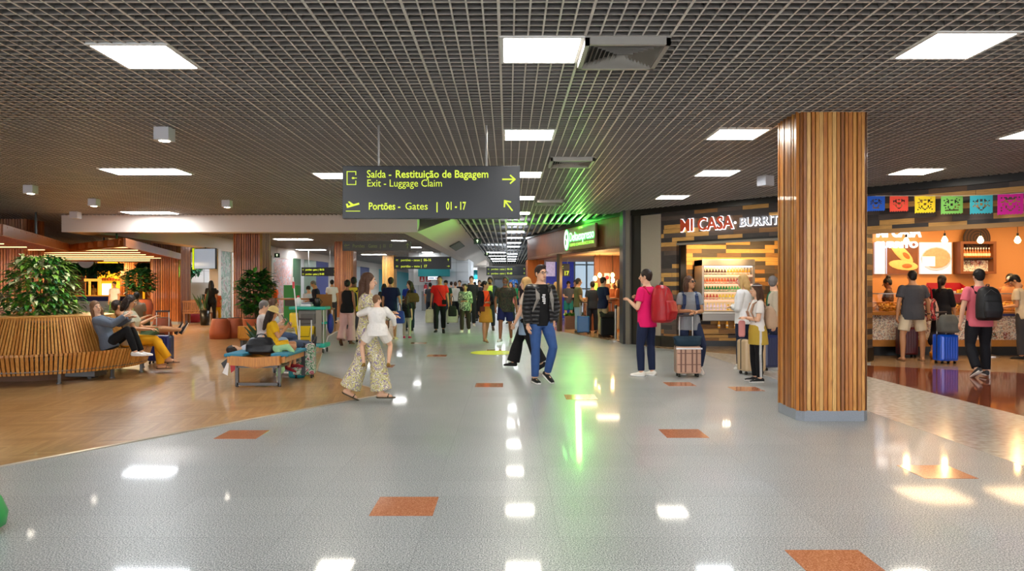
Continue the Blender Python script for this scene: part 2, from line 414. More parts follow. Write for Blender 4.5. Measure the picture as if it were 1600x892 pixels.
for i, y in enumerate((25.3, 30.4, 35.6, 41)):
    lamp(-4.6, y, ['warm light panel just behind the white cross beam', 'light panel above the dim gates sign, second behind the cross beam', 'third light panel behind the cross beam, right of the dim gates sign', 'fourth light panel behind the cross beam'][i], 'warm' if i == 0 else 'white')
for k in range(12):
    lamp(-4.6+(k % 2)*.75, 46+k*3.6, 'one of the far light panels lined up under the sloping bulkhead', 'cool', .95, .65, group='far light panels along the bulkhead')
for i, (x, y, l) in enumerate(((-13, 29.5, 'wide cool light glaring beyond the left end of the cross beam'), (-8.8, 29.5, 'wide cool light right of the slatted column with the leafy pot'), (-10.4, 38, 'second wide cool light beyond the column with the leafy pot'),
        (-8.2, 44, 'far wide light strip left of the far slatted column'), (-7.3, 50, 'far light strip over the teal and blue shopfronts'), (-8.0, 60, 'far light strip deep over the blue shopfronts'))):
    lamp(x, y, l, 'cool', 1.5, .8)
for x, y, l in ((.26, 2.5, 'a'), (-2.99, 2.5, 'b'), (3.51, 2.5, 'c'), (-6.3, 3, 'd'), (7, 3, 'e'), (.26, -1, 'f'), (-3.6, -1, 'g'), (4.2, -1, 'h')):
    lamp(x, y, 'light panel over the near end of the hall, outside the photo', 'white', group='light panels behind the viewpoint')  # unseen panels, added to light the hall
# diffusers
m_vent = mat('diffuser_grey', '#a9a49b', .45, .3); m_vd = mat('diffuser_dark', '#3b3936', .7)
def diffuser(x, y, label):
    r = thing('air_diffuser', label, 'air vent', (x, y, CEIL-.05)); h = .325
    f = MB()
    f.box(-h, h, -h, -h+.035, -.012, .05).box(-h, h, h-.035, h, -.012, .05).box(-h, -h+.035, -h, h, -.012, .04).box(h-.035, h, -h, h, -.012, .04)
    f.build('frame', m_vent, r)
    l = MB()
    for i in range(8):
        a = .285-i*.034; c = a-.024
        for k in range(4):
            M = Matrix.Rotation(k*PI/2, 4, 'Z'); z0 = -.008; z1 = .03
            l.add([(-a, -a, z0), (a, -a, z0), (c, -c, z1), (-c, -c, z1), (-a, -a, z0+.004), (a, -a, z0+.004), (c, -c, z1+.004), (-c, -c, z1+.004)],
                  [(0, 1, 2, 3), (7, 6, 5, 4), (0, 4, 5, 1), (2, 6, 7, 3)], 0, M)
    l.build('louvres', m_vent, r)
    MB().box(-h+.03, h-.03, -h+.03, h-.03, .036, .046).build('duct_back', m_vd, r)
diffuser(.91, 5.785, 'square grey louvred air diffuser right of the nearest ceiling light')
diffuser(.95, 10.9, 'second square air diffuser, right of the hanging sign')
diffuser(.93, 16.2, 'small green tinted air diffuser near the green lit fascia')
# cube downlights
m_cube = mat('cube_light_grey', '#c4c3c6', .5); m_cubel = mat('cube_light_lens', (1, .9, .75), .5, emit=9)
def cube_light(px, py, label, s=.18, on=True, ang=0, Y=None):
    x, y = Cl(px, py); r = thing('cube_downlight', label, 'ceiling light', (x, y, CEIL), ang, 'cube shaped downlights under the ceiling')
    MB().bbox(-s/2, s/2, -s/2, s/2, -s*.86, .0, .004).build('housing', m_cube, r)
    MB().cyl((0, 0, -s*.86-.004), (0, 0, -s*.86), s*.33, n=16).build('lens', m_cubel if on else m_vent, r)
    if on: spot('downlight_glow', (x, y, CEIL-s-.05), (x, y, 0), 60, (1, .86, .66), 95, .7, .05)
cube_light(257, 200, 'largest grey cube downlight on the left part of the ceiling')
cube_light(48, 290, 'grey cube downlight near the left edge of the photo')
cube_light(147, 311, 'grey cube downlight above the wooden canopy, second from left')
cube_light(355, 313, 'grey cube downlight above the slatted column with the leafy pot')
cube_light(118, 331, 'bright white cube hanging at the left end of the cross beam', .2, False)
cube_light(1196, 275, 'white cube hanging left of the big slatted pillar', .2, False, .5)
cube_light(482, 346, 'grey cube downlight behind the cross beam, over the mural', .24, False)
cube_light(548, 384, 'white cube light at the top of the far slatted column', .28, False)
cube_light(299, 382, 'white cube light over the hanging television', .28, False)

# ================================================================== slatted pillars
def pillar(label, x0, x1, y0, y1, z0=0, z1=CEIL+.02, woods=SLAT, base=True, pitch=.047, seed=1):
    rnd = random.Random(seed); cx, cy = (x0+x1)/2, (y0+y1)/2; hx, hy = (x1-x0)/2, (y1-y0)/2
    r = thing('slatted_pillar', label, 'pillar', (cx, cy, 0))
    if base:
        c = .07; bx, by = hx-.004, hy-.004
        MB().prism([(-bx+c, -by), (bx-c, -by), (bx, -by+c), (bx, by-c), (bx-c, by), (-bx+c, by), (-bx, by-c), (-bx, -by+c)], 0, .115).build('base', mat('pillar_granite_base', '#8c929a', .25, bump=(90, .1), vary=(140, .45)), r)
    zb = .115 if base else 0
    MB().box(-hx+.03, hx-.03, -hy+.03, hy-.03, zb, z1).build('core', mat('pillar_core_dark', '#3a2415', .8), r)
    s = MB(); c = .055
    sides = [((-hx+c, -hy), (hx-c, -hy)), ((hx-c, -hy), (hx, -hy+c)), ((hx, -hy+c), (hx, hy-c)), ((hx, hy-c), (hx-c, hy)), ((hx-c, hy), (-hx+c, hy)), ((-hx+c, hy), (-hx, hy-c)), ((-hx, hy-c), (-hx, -hy+c)), ((-hx, -hy+c), (-hx+c, -hy))]
    for (ax, ay), (bx, by) in sides:
        L = math.hypot(bx-ax, by-ay); n = max(1, round(L/pitch)); w = L/n; ux, uy = (bx-ax)/L, (by-ay)/L; nx, ny = uy, -ux
        for i in range(n):
            sw = w*rnd.choice((.68, .78, .88)); cc = (i+.5)*w; dp = rnd.choice((0, .0, .006, .012))
            p = [(cc-sw/2, -.045), (cc+sw/2, -.045), (cc+sw/2, -dp), (cc-sw/2, -dp)]
            s.prism([(ax+ux*a+nx*d, ay+uy*a+ny*d) for a, d in p], zb-.005, z1, rnd.randrange(len(woods)))
    so = s.build('slats', woods, r); fix(so.data); return r
pillar('large slatted wooden pillar on a granite base in the right foreground', 3.16, 3.955, 7.85, 8.5, seed=3)
pillar('slatted wooden column behind the big leafy pot, under the cross beam', -8.0, -7.15, 20.9, 21.75, woods=SLATR, pitch=.07, seed=4)
pillar('wide reddish slatted column carrying the end of the wooden canopy', -13.6, -12.45, 27.3, 28.3, woods=SLATR, pitch=.09, seed=5)
pillar('reddish slatted column between the two green hedges', -21.6, -20.5, 40, 41, woods=SLATR, pitch=.12, seed=6)
pillar('slatted column behind the couple walking away, left of the dim gates sign', -7.5, -6.7, 31, 31.9, woods=SLATR, pitch=.08, seed=7)
pillar('far slatted column behind the man in the navy polo shirt', -7.9, -7.1, 45, 46, woods=[SLAT[4], SLAT[1]], pitch=.1, seed=8)
pillar('slatted column half hidden behind the tree in the round bench', -14.6, -13.75, 20.5, 21.4, woods=SLATR, pitch=.08, seed=9)

# ================================================================== walls all round
m_wall = mat('cream_wall', '#cfc6b8', .7); m_grey = mat('grey_wall', '#9a9a98', .6); m_pale = mat('pale_panel_wall', '#cbd0d4', .5)
m_teal = mat('teal_wall', '#17a9b4', .5); m_blue = mat('deep_blue_wall', '#27307a', .5); m_mint = mat('mint_wall', '#7fd3b0', .6)
m_gl = mat('greenish_glass', '#9fb8a6', .15, spec=.6)
struct(MB().box(-42, -41.8, -9, 112, 0, CEIL+.42).build('wall_left', m_wall))
struct(MB().box(-42, 20, 111, 111.2, 0, CEIL+.42).build('wall_back', m_wall))
struct(MB().box(19.8, 20, -9, 112, 0, CEIL+.42).build('wall_right', m_wall))
# left shopfront line running away along x = -11.4
def ywall(px): return 11.4*F/(CX-px)
segs = [(341, 345.5, mat('white_pier', '#ddd6d2', .6)), (425, 427, mat('white_pier', '#ddd6d2', .6)), (458, 470, mat('dark_green_wall', '#2a4a2e', .5)), (470, 475, m_pale), (475, 494, m_gl), (494, 513, m_blue), (513, 524, m_wall), (557, 563, m_pale),
        (563, 577, m_blue), (577, 592, m_wall), (592, 612, m_teal), (612, 622, m_teal), (622, 645, m_teal)]
for i, (a, b_, m) in enumerate(segs):
    struct(MB().box(-11.75, -11.4, ywall(a), ywall(b_), 0, 2.94).build('wall_left_front', m))
# mural glass panels
mg = floral('abstract_mural', '#b3a4a8', ['#b88a88', '#d9aca4', '#93a6b4', '#cfc6c2', '#8fa39c', '#d4b89c'], 4.5, .25)
mg2 = floral('grey_green_mural', '#93a09c', ['#7d968a', '#b4bebb', '#a8959a', '#64806f'], 3.6, .25)
for a, b_, m, l in ((346, 363, mg2, 'tall grey and green painted glass panel left of the slatted column'), (427, 457.5, mg, 'tall pink and grey abstract mural panel right of the leafy pot')):
    w = thing('mural_panel', l, 'mural', (-11.5, (ywall(a)+ywall(b_))/2, 0)); h = (ywall(b_)-ywall(a))/2
    MB().box(-.05, .03, -h, h, .08, 2.86).build('painted_panel', m, w)
    MB().box(-.08, .08, -h-.06, -h, 0, 2.94).box(-.08, .08, h, h+.06, 0, 2.94).box(-.08, .08, -h, h, 2.86, 2.94).box(-.08, .08, -h, h, 0, .08).build('frame', m_white, w)
# central far block with toilets sign, screen and extinguisher
struct(MB().box(-5.75, -2.3, 41.6, 48, 0, CEIL+.06).build('wall_far', m_pale))
struct(MB().box(-5.0, -2.28, 41.56, 48.0, .02, 1.15).build('baseboard_far', mat('speckled_grey_wainscot', '#8b8f90', .4, vary=(60, .2))))
s = MB()
for z in (1.7, 2.25, 2.8): s.box(-5.75, -2.3, 41.585, 41.6, z, z+.015)
for x in (-5.2, -4.0, -3.0): s.box(x, x+.015, 41.585, 41.6, 1.15, CEIL)
struct(s.build('trim_4', mat('panel_joint', '#8f959b', .6)))
m_redp = mat('sign_red', '#c8323c', .5); m_wp = mat('sign_white', '#e9e9ea', .5)
r = thing('pictogram_board', 'white board with red square pictograms on the far pale wall', 'sign', (-5.0, 41.5, 0))
MB().box(-.45, .85, -.01, .04, 1.5, 3.05).build('board', m_wp, r)
k = MB(); kw = MB()
for ix, z in ((1, 2.55), (0, 2.12), (1, 2.12), (0, 1.7), (1, 1.7)):
    x = -.1+ix*.36; k.box(x, x+.28, -.02, -.01, z, z+.3)
    kw.box(x+.06, x+.22, -.03, -.02, z+.05, z+.1).box(x+.11, x+.17, -.03, -.02, z+.1, z+.25)
k.build('pictogram_square', m_redp, r); kw.build('pictogram_symbol', m_wp, r)
r = thing('information_screen', 'white information screen on the far wall left of the man in red', 'screen', (-4.25, 41.45, 1.78))
MB().box(-.4, .42, -.03, .05, 0, .78).build('casing', mat('black_plastic', '#17181a', .4), r)
MB().box(-.37, .39, -.035, -.03, .03, .75).build('display', mat('screen_white', '#dfe8f2', .4, emit=.9), r)
q = MB()
for i in range(5): q.box(-.33, -.02, -.04, -.035, .1+i*.12, .15+i*.12).box(.05, .35, -.04, -.035, .1+i*.12, .15+i*.12, 1)
q.build('text_lines', [mat('screen_blue', '#3a64b0', .5), mat('screen_pink', '#b84a78', .5)], r)
r = thing('fire_extinguisher', 'red fire extinguisher hung on the grey wainscot of the far block', 'fire extinguisher', (-4.75, 41.4, .9))
MB().cyl((0, 0, 0), (0, 0, .55), .1, n=14).ell((0, 0, .55), (.1, .1, .09)).build('tank', m_redp, r, True)
MB().cyl((0, 0, .6), (0, 0, .72), .03, n=8).box(-.02, .12, -.02, .02, .68, .72).build('valve', mat('black_plastic', '#17181a', .4), r)
MB().box(-.07, .07, -.11, -.09, .1, .4).build('sticker', m_wp, r)
r = thing('shop_canopy', 'teal shop fascia with a black strip above the far screen', 'shop fascia', (-4.3, 41.2, 2.1))
MB().box(-.85, .95, 0, .35, -.1, .4).build('fascia', mat('teal_dark', '#1f8c94', .5), r)
MB().box(-.85, .95, -.03, .0, .4, .8).build('header', mat('black_plastic', '#17181a', .4), r)
text('06 16', .16, 'lettering', mat('sign_lime', '#c6d93a', .5, emit=.5), r, (-.7, -.05, .52))
# far corridor end
struct(MB().box(-2.3, .0, 88, 88.3, 2.25, CEIL).build('wall_end', m_blue))
for i, x in enumerate((-6.6, -5.2, -3.9)):
    w = struct(MB().box(x, x+1.2, 88, 88.1, .2, 2.3).build('window_%d' % (i+1), mat('daylight_window', (.82, .93, 1), .4, emit=2.2)))
struct(MB().box(-8, -2.4, 88.1, 88.4, 0, CEIL).build('wall_end', m_teal))
struct(MB().box(-7.5, -2.9, 86.5, 86.7, 2.2, 2.75).build('trim_5', m_teal))
struct(MB().box(-2.6, -1.35, 61.0, 62.5, 0, CEIL+.06).build('wall_pier', m_white))
# glazed shop at the corridor end, right
struct(MB().box(-1.35, 4, 63, 63.3, 0, CEIL).build('wall_end_right', m_wall))
struct(MB().box(-1.2, 2.2, 62.9, 63, .1, 2.0).build('window_4', mat('shop_glass', '#6f7f88', .1, spec=.7)))
s = MB()
for x in (-1.25, -.1, 1.1, 2.2): s.box(x, x+.08, 62.8, 62.95, 0, 2.1)
s.box(-1.25, 2.28, 62.8, 62.95, 1.98, 2.1); struct(s.build('window_frame', m_grey))
r = thing('round_sign', 'round blue logo disc on the glass shop at the corridor end', 'sign', (.47, 62.84, 1.75))
MB().cyl((0, .05, 0), (0, 0, 0), .38, n=30).build('disc', mat('disc_blue', '#2f6fc0', .4, emit=.4), r)
k = MB()
for i in range(14):
    a = math.radians(110+i*22); k.ell((math.cos(a)*.17, -.01, math.sin(a)*.17), (.035, .01, .035), nu=6, nv=4)
k.box(-.02, .02, -.02, 0, .05, .25); k.build('logo_ring', m_wp, r)
# behind the coffee kiosk: blue screen wall, pale window wall
struct(MB().box(1.5, 3.0, 33, 33.2, 0, CEIL).build('wall_kiosk_back', mat('blue_screen_wall', '#2c3a9c', .35, emit=.2, vary=(5, .5))))
struct(MB().box(1.55, 2.15, 32.9, 33, 1.9, 2.9).build('trim_6', mat('panel_pink', '#c9b4cc', .5, emit=.3, vary=(9, .5))))
struct(MB().box(3.0, 9, 33, 33.2, 0, CEIL).build('wall_kiosk_back', mat('pale_blue_lit', '#b9cfe0', .4, emit=.55)))
s = MB()
for x in (3.0, 3.55, 4.1, 4.9, 5.8, 6.7): s.box(x, x+.07, 32.9, 33, 0, CEIL)
for z in (1.3, 2.4): s.box(3, 9, 32.92, 33, z, z+.06)
struct(s.build('trim_7', mat('mullion_grey', '#8ea0ae', .4)))
# ================================================================== burrito shop front (wall at 48 degrees)
m_plank = planks(); m_black = mat('black_metal', '#14130f', .35, spec=.5); m_pan = mat('taupe_panel', '#9b9080', .6, vary=(30, .06))
U = Vector((1, -1.11, 0)).normalized(); N = Vector((-1.11, -1, 0)).normalized()
WM = Matrix(((U.x, -N.x, 0, 3.1), (U.y, -N.y, 0, 18.2), (0, 0, 1, 0), (0, 0, 0, 1)))   # local x along the wall, local -y towards the hall
def sx(px):
    t = (px-CX)/F; return (21.64*t/(1+1.11*t)-3.1)*1.494
def wallobj(name, mb, m):
    o = mb.build(name, m); o.matrix_world = WM; return o
shop = lambda n, mb, m: struct(wallobj(n, mb, m))
shop('wall_shop_band', MB().box(-.05, 14, -.06, .3, 3.24, CEIL+.06), m_black)
shop('trim_8', MB().box(-.12, .04, -.1, .3, 0, CEIL), mat('grey_jamb', '#7c766c', .4, .3))
shop('trim_9', MB().box(.04, .33, -.03, .3, 0, 3.24).box(.33, sx(1033), -.04, .3, 0, .26).box(sx(1033), sx(1057)+.02, -.02, .3, 0, .26), m_black)
shop('wall_shop_panel', MB().box(.33, sx(1033), -.02, .3, .26, 3.22), m_pan)
a0, a1, b0 = sx(1057), sx(1290), sx(1352)
shop('wall_shop', MB().box(sx(1033), a0, 0, .3, .26, 3.24), m_plank)
shop('wall_shop', MB().box(a0, 14, 0, .3, 2.54, 3.24), m_plank)
shop('wall_shop', MB().box(a1, b0, 0, .35, .26, 2.54), m_plank)
shop('trim_10', MB().box(a1, b0+.02, -.02, .36, 0, .26).box(a0, a1, .02, .3, 2.49, 2.54).box(a0-.03, a0+.05, .1, .34, 0, 2.54), m_black)
shop('trim_11', MB().box(b0, 14, -.05, .02, 2.47, 2.55), mat('fascia_edge_wood', '#9c7440', .5))
shop('trim_12', MB().box(a0, a1, -.01, .03, 2.44, 2.49), mat('grey_jamb', '#7c766c', .4, .3))
# alcove walls behind
struct(MB().box(3.95, 7.4, 18.45, 18.6, 0, 3.2).build('wall_alcove', m_plank))
q = MB().box(-.05, .05, 0, 1.3, 0, 2.62); o = struct(q.build('wall_alcove', m_plank)); o.location = (4.1, 17.4, 0); o.rotation_euler = (0, 0, .06)
struct(MB().prism([(4.05, 17.5), (7.0, 14.2), (7.4, 18.6), (3.9, 18.6)], 2.62, 2.7).build('ceiling_alcove', m_black))
struct(MB().prism([(6.95, 14.25), (7.1, 14.25), (8.5, 17.6), (8.3, 17.6)], 0, 3.2).build('wall_divider', m_plank))
# counter room
m_or = mat('ochre_wall', '#c98a4e', .7, bump=(60, .1), vary=(50, .08))
struct(MB().box(8.2, 19, 17.6, 17.75, 0, 3.3).build('wall_counter_back', m_or))
struct(MB().prism([(7.6, 14.2), (9.3, 12.3), (19, 1.6), (19, 17.7), (8.4, 17.7)], 3.2, 3.25).build('ceiling_shop', mat('shop_ceiling_dark', '#4a3524', .8)))
for x, p in ((9.4, 34), (11.4, 34), (13.4, 30)): area('shop_light', (x, 15.9, 3.15), 1.2, p, (1, .66, .33), (0, 0, 0))
area('shop_front_light', (9.4, 13.6, 3.1), .8, 22, (1, .68, .38), (0, 0, 0))
for x in (4.6, 5.4, 6.4): spot('alcove_spot', (x, 17.1, 2.58), (x, 18.45, 1.7), 100, (1, .62, .25), 100, .8)
# halo-lit lettering
m_or_l = mat('letter_orange', '#c4471c', .5); m_grl = mat('letter_grey', '#b6bac4', .5); m_halo = mat('letter_halo', (.93, .94, 1), .5, emit=2.6)
m_halo2 = mat('letter_halo_soft', (.98, .93, .9), .5, emit=1.6)
r = thing('shop_sign', 'orange and grey halo lit burrito shop lettering on the plank fascia left of the pillar', 'sign'); r.matrix_world = WM
s0, s1, s2 = sx(1064), sx(1149), sx(1216)
text('MI CASA', .34, 'orange_letters', m_or_l, r, (s0, -.045, 2.76), bold=.008, ext=.012, width=s1-s0-.04, height=.3)
text('MI CASA', .34, 'letter_glow', m_halo, r, (s0+.0, -.025, 2.755), bold=.014, ext=.004, width=s1-s0-.02, height=.32)
wB = (s2-s1)*1.12
text('BURRITO', .22, 'grey_letters', m_grl, r, (s1+.12, -.045, 2.79), bold=.002, ext=.015, width=wB, height=.19)
text('BURRITO', .22, 'letter_glow', m_halo, r, (s1+.115, -.025, 2.785), bold=.010, ext=.004, width=wB+.02, height=.205)
MB().ell((s1+.05, -.09, 2.87), .028).build('dot', m_halo, r, True)
r = thing('inner_shop_sign', 'glowing white shop lettering on the counter back wall, half hidden by the fascia', 'sign', (0, 17.45, 0))
x0 = at(1369, 0, 17.45)[0]
text('MI CASA', .4, 'letter_glow', m_halo2, r, (x0, 0, 2.66), bold=.012, ext=.02, width=1.08, height=.3)
text('BURRITO', .3, 'letter_glow', m_halo2, r, (x0, 0, 2.4), bold=.012, ext=.02, width=1.0, height=.16)
# menu boards
m_scr = mat('menu_white', '#dfe2f0', .4, emit=.3)
def ring(cx, cz, rx, rz, y, n=36): return [(cx+rx*math.cos(2*PI*i/n), y, cz+rz*math.sin(2*PI*i/n)) for i in range(n)]
def flat(pts, d): # thin solid from an outline in the xz plane
    n = len(pts); vs = list(pts)+[(x, y+d, z) for x, y, z in pts]
    return vs, [tuple(range(n)), tuple(range(2*n-1, n-1, -1))]+[((i+1) % n, i, n+i, n+(i+1) % n) for i in range(n)]
def board(px0, px1, label, kind):
    Y = 17.5; xa, xb = at(px0, 0, Y)[0], at(px1, 0, Y)[0]; z0, z1 = 1.76, 2.53
    r = thing('menu_board', label, 'menu board', ((xa+xb)/2, Y, (z0+z1)/2)); hx, hz = (xb-xa)/2, (z1-z0)/2
    MB().box(-hx, hx, 0, .06, -hz, hz).build('lightbox', m_scr, r)
    if kind == 'plate':
        q = MB(); q.add(*flat([(max(-hx, x), y, z) for x, y, z in ring(-hx-.1, 0, .32, .3, -.006)], .004)); q.build('plate_picture', mat('menu_blue', '#aebfe8', .4, emit=.7), r)
    if kind == 'burrito':
        MB().box(-hx, hx, -.006, 0, -hz, hz).build('picture_ground', mat('menu_brown', '#6b3512', .5, emit=.35, vary=(6, .4)), r)
        q = MB()
        for cx, cz, rx, rz, a in ((-.02, .12, .36, .13, -.75), (.02, -.17, .36, .12, -.12)):
            q.ell((cx, -.01, cz), (rx, .012, rz), 0, R=Matrix.Rotation(-a, 3, 'Y'), nu=24)
        q.build('burrito_picture', mat('menu_tortilla', '#e0a050', .5, emit=.55, vary=(12, .25)), r, True)
        q = MB(); q.ell((.08, -.016, .06), (.12, .012, .06), R=Matrix.Rotation(.7, 3, 'Y')); q.ell((.1, -.016, -.19), (.14, .012, .06)); q.build('filling_picture', mat('menu_filling', '#a85a20', .6, emit=.4, vary=(25, .6)), r, True)
    if kind == 'bowl':
        q = MB(); q.ell((0, -.008, -.02), (hx*.98, .01, .29), nu=30); q.build('bowl_rim_picture', mat('menu_rim', '#b9b4b6', .4, emit=.4), r, True)
        q = MB(); q.ell((0, -.016, -.0), (hx*.9, .01, .25), nu=30); q.build('stew_picture', mat('menu_stew', '#c98a5c', .5, emit=.5, vary=(18, .35)), r, True)
        q = MB(); q.box(-hx*.9, -.04, -.032, -.02, -.2, .04); q.build('rice_picture', mat('menu_rice', '#f2f0f4', .5, emit=.4), r)
board(1367, 1383, 'narrow white menu light box at the left end of the counter back wall', 'plate')
board(1386, 1434, 'menu picture of two golden burritos on brown, behind the man in the dark tee', 'burrito')
board(1438, 1487, 'menu picture of a bowl of rice and stew on white', 'bowl')
# wall shelf with little bottles, round woven tray
Y = 17.3; x0, x1 = at(1501, 0, Y)[0], at(1557, 0, Y)[0]
r = thing('wall_shelf', 'wooden box shelf with rows of small bottles on the ochre wall', 'shelf', ((x0+x1)/2, Y, 1.76))
h = (x1-x0)/2; m_sh = mat('shelf_wood', '#7a4520', .5)
MB().box(-h, h, 0, .28, 0, .06).box(-h, h, 0, .28, .72, .78).box(-h, -h+.07, 0, .28, .06, .72).box(h-.07, h, 0, .28, .06, .72).box(-h, h, .26, .29, 0, .78).build('carcass', m_sh, r)
MB().box(-h+.07, h-.07, .02, .26, .36, .39).build('shelf_board', mat('shelf_dark', '#2e1c10', .5), r)
MB().box(-h+.07, h-.07, .2, .255, .06, .33).build('tile_back', tiles_azulejo(), r)
m_bt = mat('sauce_bottle', '#b05a18', .25, emit=.15); m_lb = mat('bottle_label', '#e8d8b0', .5)
def small_bottle(loc, m, label, cat, group, k=1.0, capm=None):
    o = MB().loft([(0, 0, 0, .022, .022), (0, 0, .005, .026, .026), (0, 0, .1, .026, .026), (0, 0, .135, .01, .01), (0, 0, .16, .01, .01)], 0, n=8).build('bottle', m, None, True)
    o.location = loc; o.scale = (k, k, k); tag(o, label, cat, group); return o
bp = None
for j, z in enumerate((2.155,)):
    for i in range(11):
        loc = (x0+.1+i*(x1-x0-.2)/10, Y+.12, z)
        if bp is None:
            bp = small_bottle(loc, m_bt, 'small amber bottle standing in the row on the wooden wall shelf', 'bottle', 'small bottles on the wooden wall shelf', 1.3)
            cp = MB().cyl((0, 0, .155), (0, 0, .185), .013, n=8).build('bottle_cap', m_wp, bp); lb = MB().cyl((0, 0, .03), (0, 0, .08), .028, n=8).build('bottle_label', m_lb, bp)
        else: c = copy_tree(bp); c.location = loc
r = thing('woven_tray', 'dark round woven tray hung above the wooden wall shelf', 'wall decoration', (at(1524, 0, 17.5)[0], 17.45, 2.62))
q = MB()
for i in range(9): q.add(*flat(ring(0, 0, .33-i*.034, .33-i*.034, -.01-i*.006), .012), i % 2)
q.build('weave', [mat('weave_dark', '#2a1a12', .7), mat('weave_brown', '#4d3018', .7)], r)
# counter
m_cw = mat('counter_wood', '#b97c34', .45, vary=(9, .2)); Yc = 15.1
r = thing('serving_counter', 'long serving counter with patterned tile front and glass screen in the burrito shop', 'counter', (10.9, Yc, 0))
MB().box(-3.35, 3.2, .12, .9, 0, .2).build('plinth', m_black, r)
MB().box(-3.35, 3.2, .0, .9, .2, .34).build('lower_band', m_cw, r)
MB().box(-3.35, 3.2, .02, .9, .34, .86).build('tile_front', tiles_azulejo(), r)
MB().box(-3.4, 3.25, -.06, .95, .86, .93).build('counter_top', m_cw, r)
gm = mat('clear_glass', '#ffffff', .02, trans=1.0)
MB().box(-3.3, 3.1, .0, .012, .95, 1.3).build('glass_screen', gm, r)
MB().box(-3.3, 3.1, -.01, .03, 1.3, 1.32).build('screen_rail', mat('steel', '#b8b4ae', .3, .8), r)
# yellow snacks in the display, red tray
rnd = random.Random(5); q = MB()
for i in range(1500):
    x = rnd.uniform(-3.05, 1.9); y = rnd.uniform(.06, .7); z = .94+rnd.random()*.17*(1-abs(y-.35)); a = rnd.random()*6; M = Matrix.Translation((x, y, z)) @ Matrix.Rotation(a, 4, 'Z') @ Matrix.Rotation(rnd.uniform(-1, 1), 4, 'X')
    q.add([(0, 0, 0), (.075, 0, .008), (.035, .065, 0), (.037, .02, .018)], [(0, 1, 3), (1, 2, 3), (2, 0, 3), (0, 2, 1)], rnd.randrange(2), M)
o = q.build('tortilla_chips', [mat('chip_yellow', '#e8b81c', .6), mat('chip_gold', '#c98f1a', .6)]); o.location = (10.9, Yc, 0)
tag(o, 'heap of yellow tortilla chips filling the counter display', 'snacks', kind='stuff')
r = thing('display_tray', 'red sloping tray with small packets standing on the counter', 'tray', (at(1490, 0, 15.5)[0], 15.55, 1.12))
MB().add([(-.5, -.1, 0), (.5, -.1, 0), (.55, .4, .12), (-.4, .4, .12), (-.5, -.1, .2), (.5, -.1, .16), (.42, .4, .42), (-.32, .4, .42)], [(0, 3, 2, 1), (0, 1, 5, 4), (1, 2, 6, 5), (2, 3, 7, 6), (3, 0, 4, 7)]).build('tray_body', mat('tray_red', '#a81c24', .4), r)
q = MB()
for i in range(6): q.bbox(-.36+i*.13, -.27+i*.13, .0+.05*(i % 2), .1+.05*(i % 2), .16, .24+.03*(i % 3), .008, i % 2)
q.build('packets', [mat('packet_yellow', '#d9b62c', .5), mat('packet_white', '#e6dccb', .5)], r)
for i, px in enumerate((1530, 1538)):
    x = at(px, 0, 15.6)[0]
    b_ = MB().loft([(0, 0, 0, .045, .045), (0, 0, .17, .05, .05), (0, 0, .24, .018, .018), (0, 0, .3, .016, .016)], n=12).build('sauce_bottle', mat('pale_sauce', '#d9c8a0', .25), None, True)
    b_.location = (x, 15.6, 1.13); tag(b_, 'pale sauce bottle on the counter, %s of the two' % ('left' if i == 0 else 'right'), 'bottle', 'pair of sauce bottles on the counter')
    MB().cyl((0, 0, .3), (0, 0, .33), .018, n=10).build('bottle_cap', m_wp, b_)
o = struct(MB().box(-3.3, 3.2, .55, .9, .93, 1.12).build('trim_13', m_cw)); o.location = (10.9, Yc, 0)
# pendant bulbs
m_bulb = mat('bulb_glow', (1, .62, .2), .4, emit=12); m_bg = mat('bulb_glass', '#ffb347', .1, emit=2.0)
pend = None
for px, py, l in ((1416, 377, 'far left pendant bulb in front of the burrito picture'), (1476, 375, 'pendant bulb in front of the bowl picture'), (1532, 375, 'pendant bulb in front of the woven tray'), (1590, 375, 'pendant bulb at the right edge of the photo')):
    x, y, z = at(px, py, 15.6)
    if pend is None:
        pend = thing('pendant_bulb', l, 'pendant light', (x, y, z), 0, 'hanging filament bulbs over the counter')
        MB().cyl((0, 0, .13), (0, 0, 3.2-z), .006, n=6).build('cord', m_black, pend); MB().cyl((0, 0, .07), (0, 0, .15), .022, n=10).build('socket', m_black, pend)
        MB().loft([(0, 0, -.07, .02, .02), (0, 0, -.05, .05, .05), (0, 0, -.01, .062, .062), (0, 0, .04, .045, .045), (0, 0, .08, .022, .022)], n=14).build('bulb', m_bulb, pend, True)
        p = pend
    else: p = copy_tree(pend); p.location = (x, y, z); p['label'] = l
    point('bulb_light', (x, y, z-.12), 8, (1, .6, .25), .06)
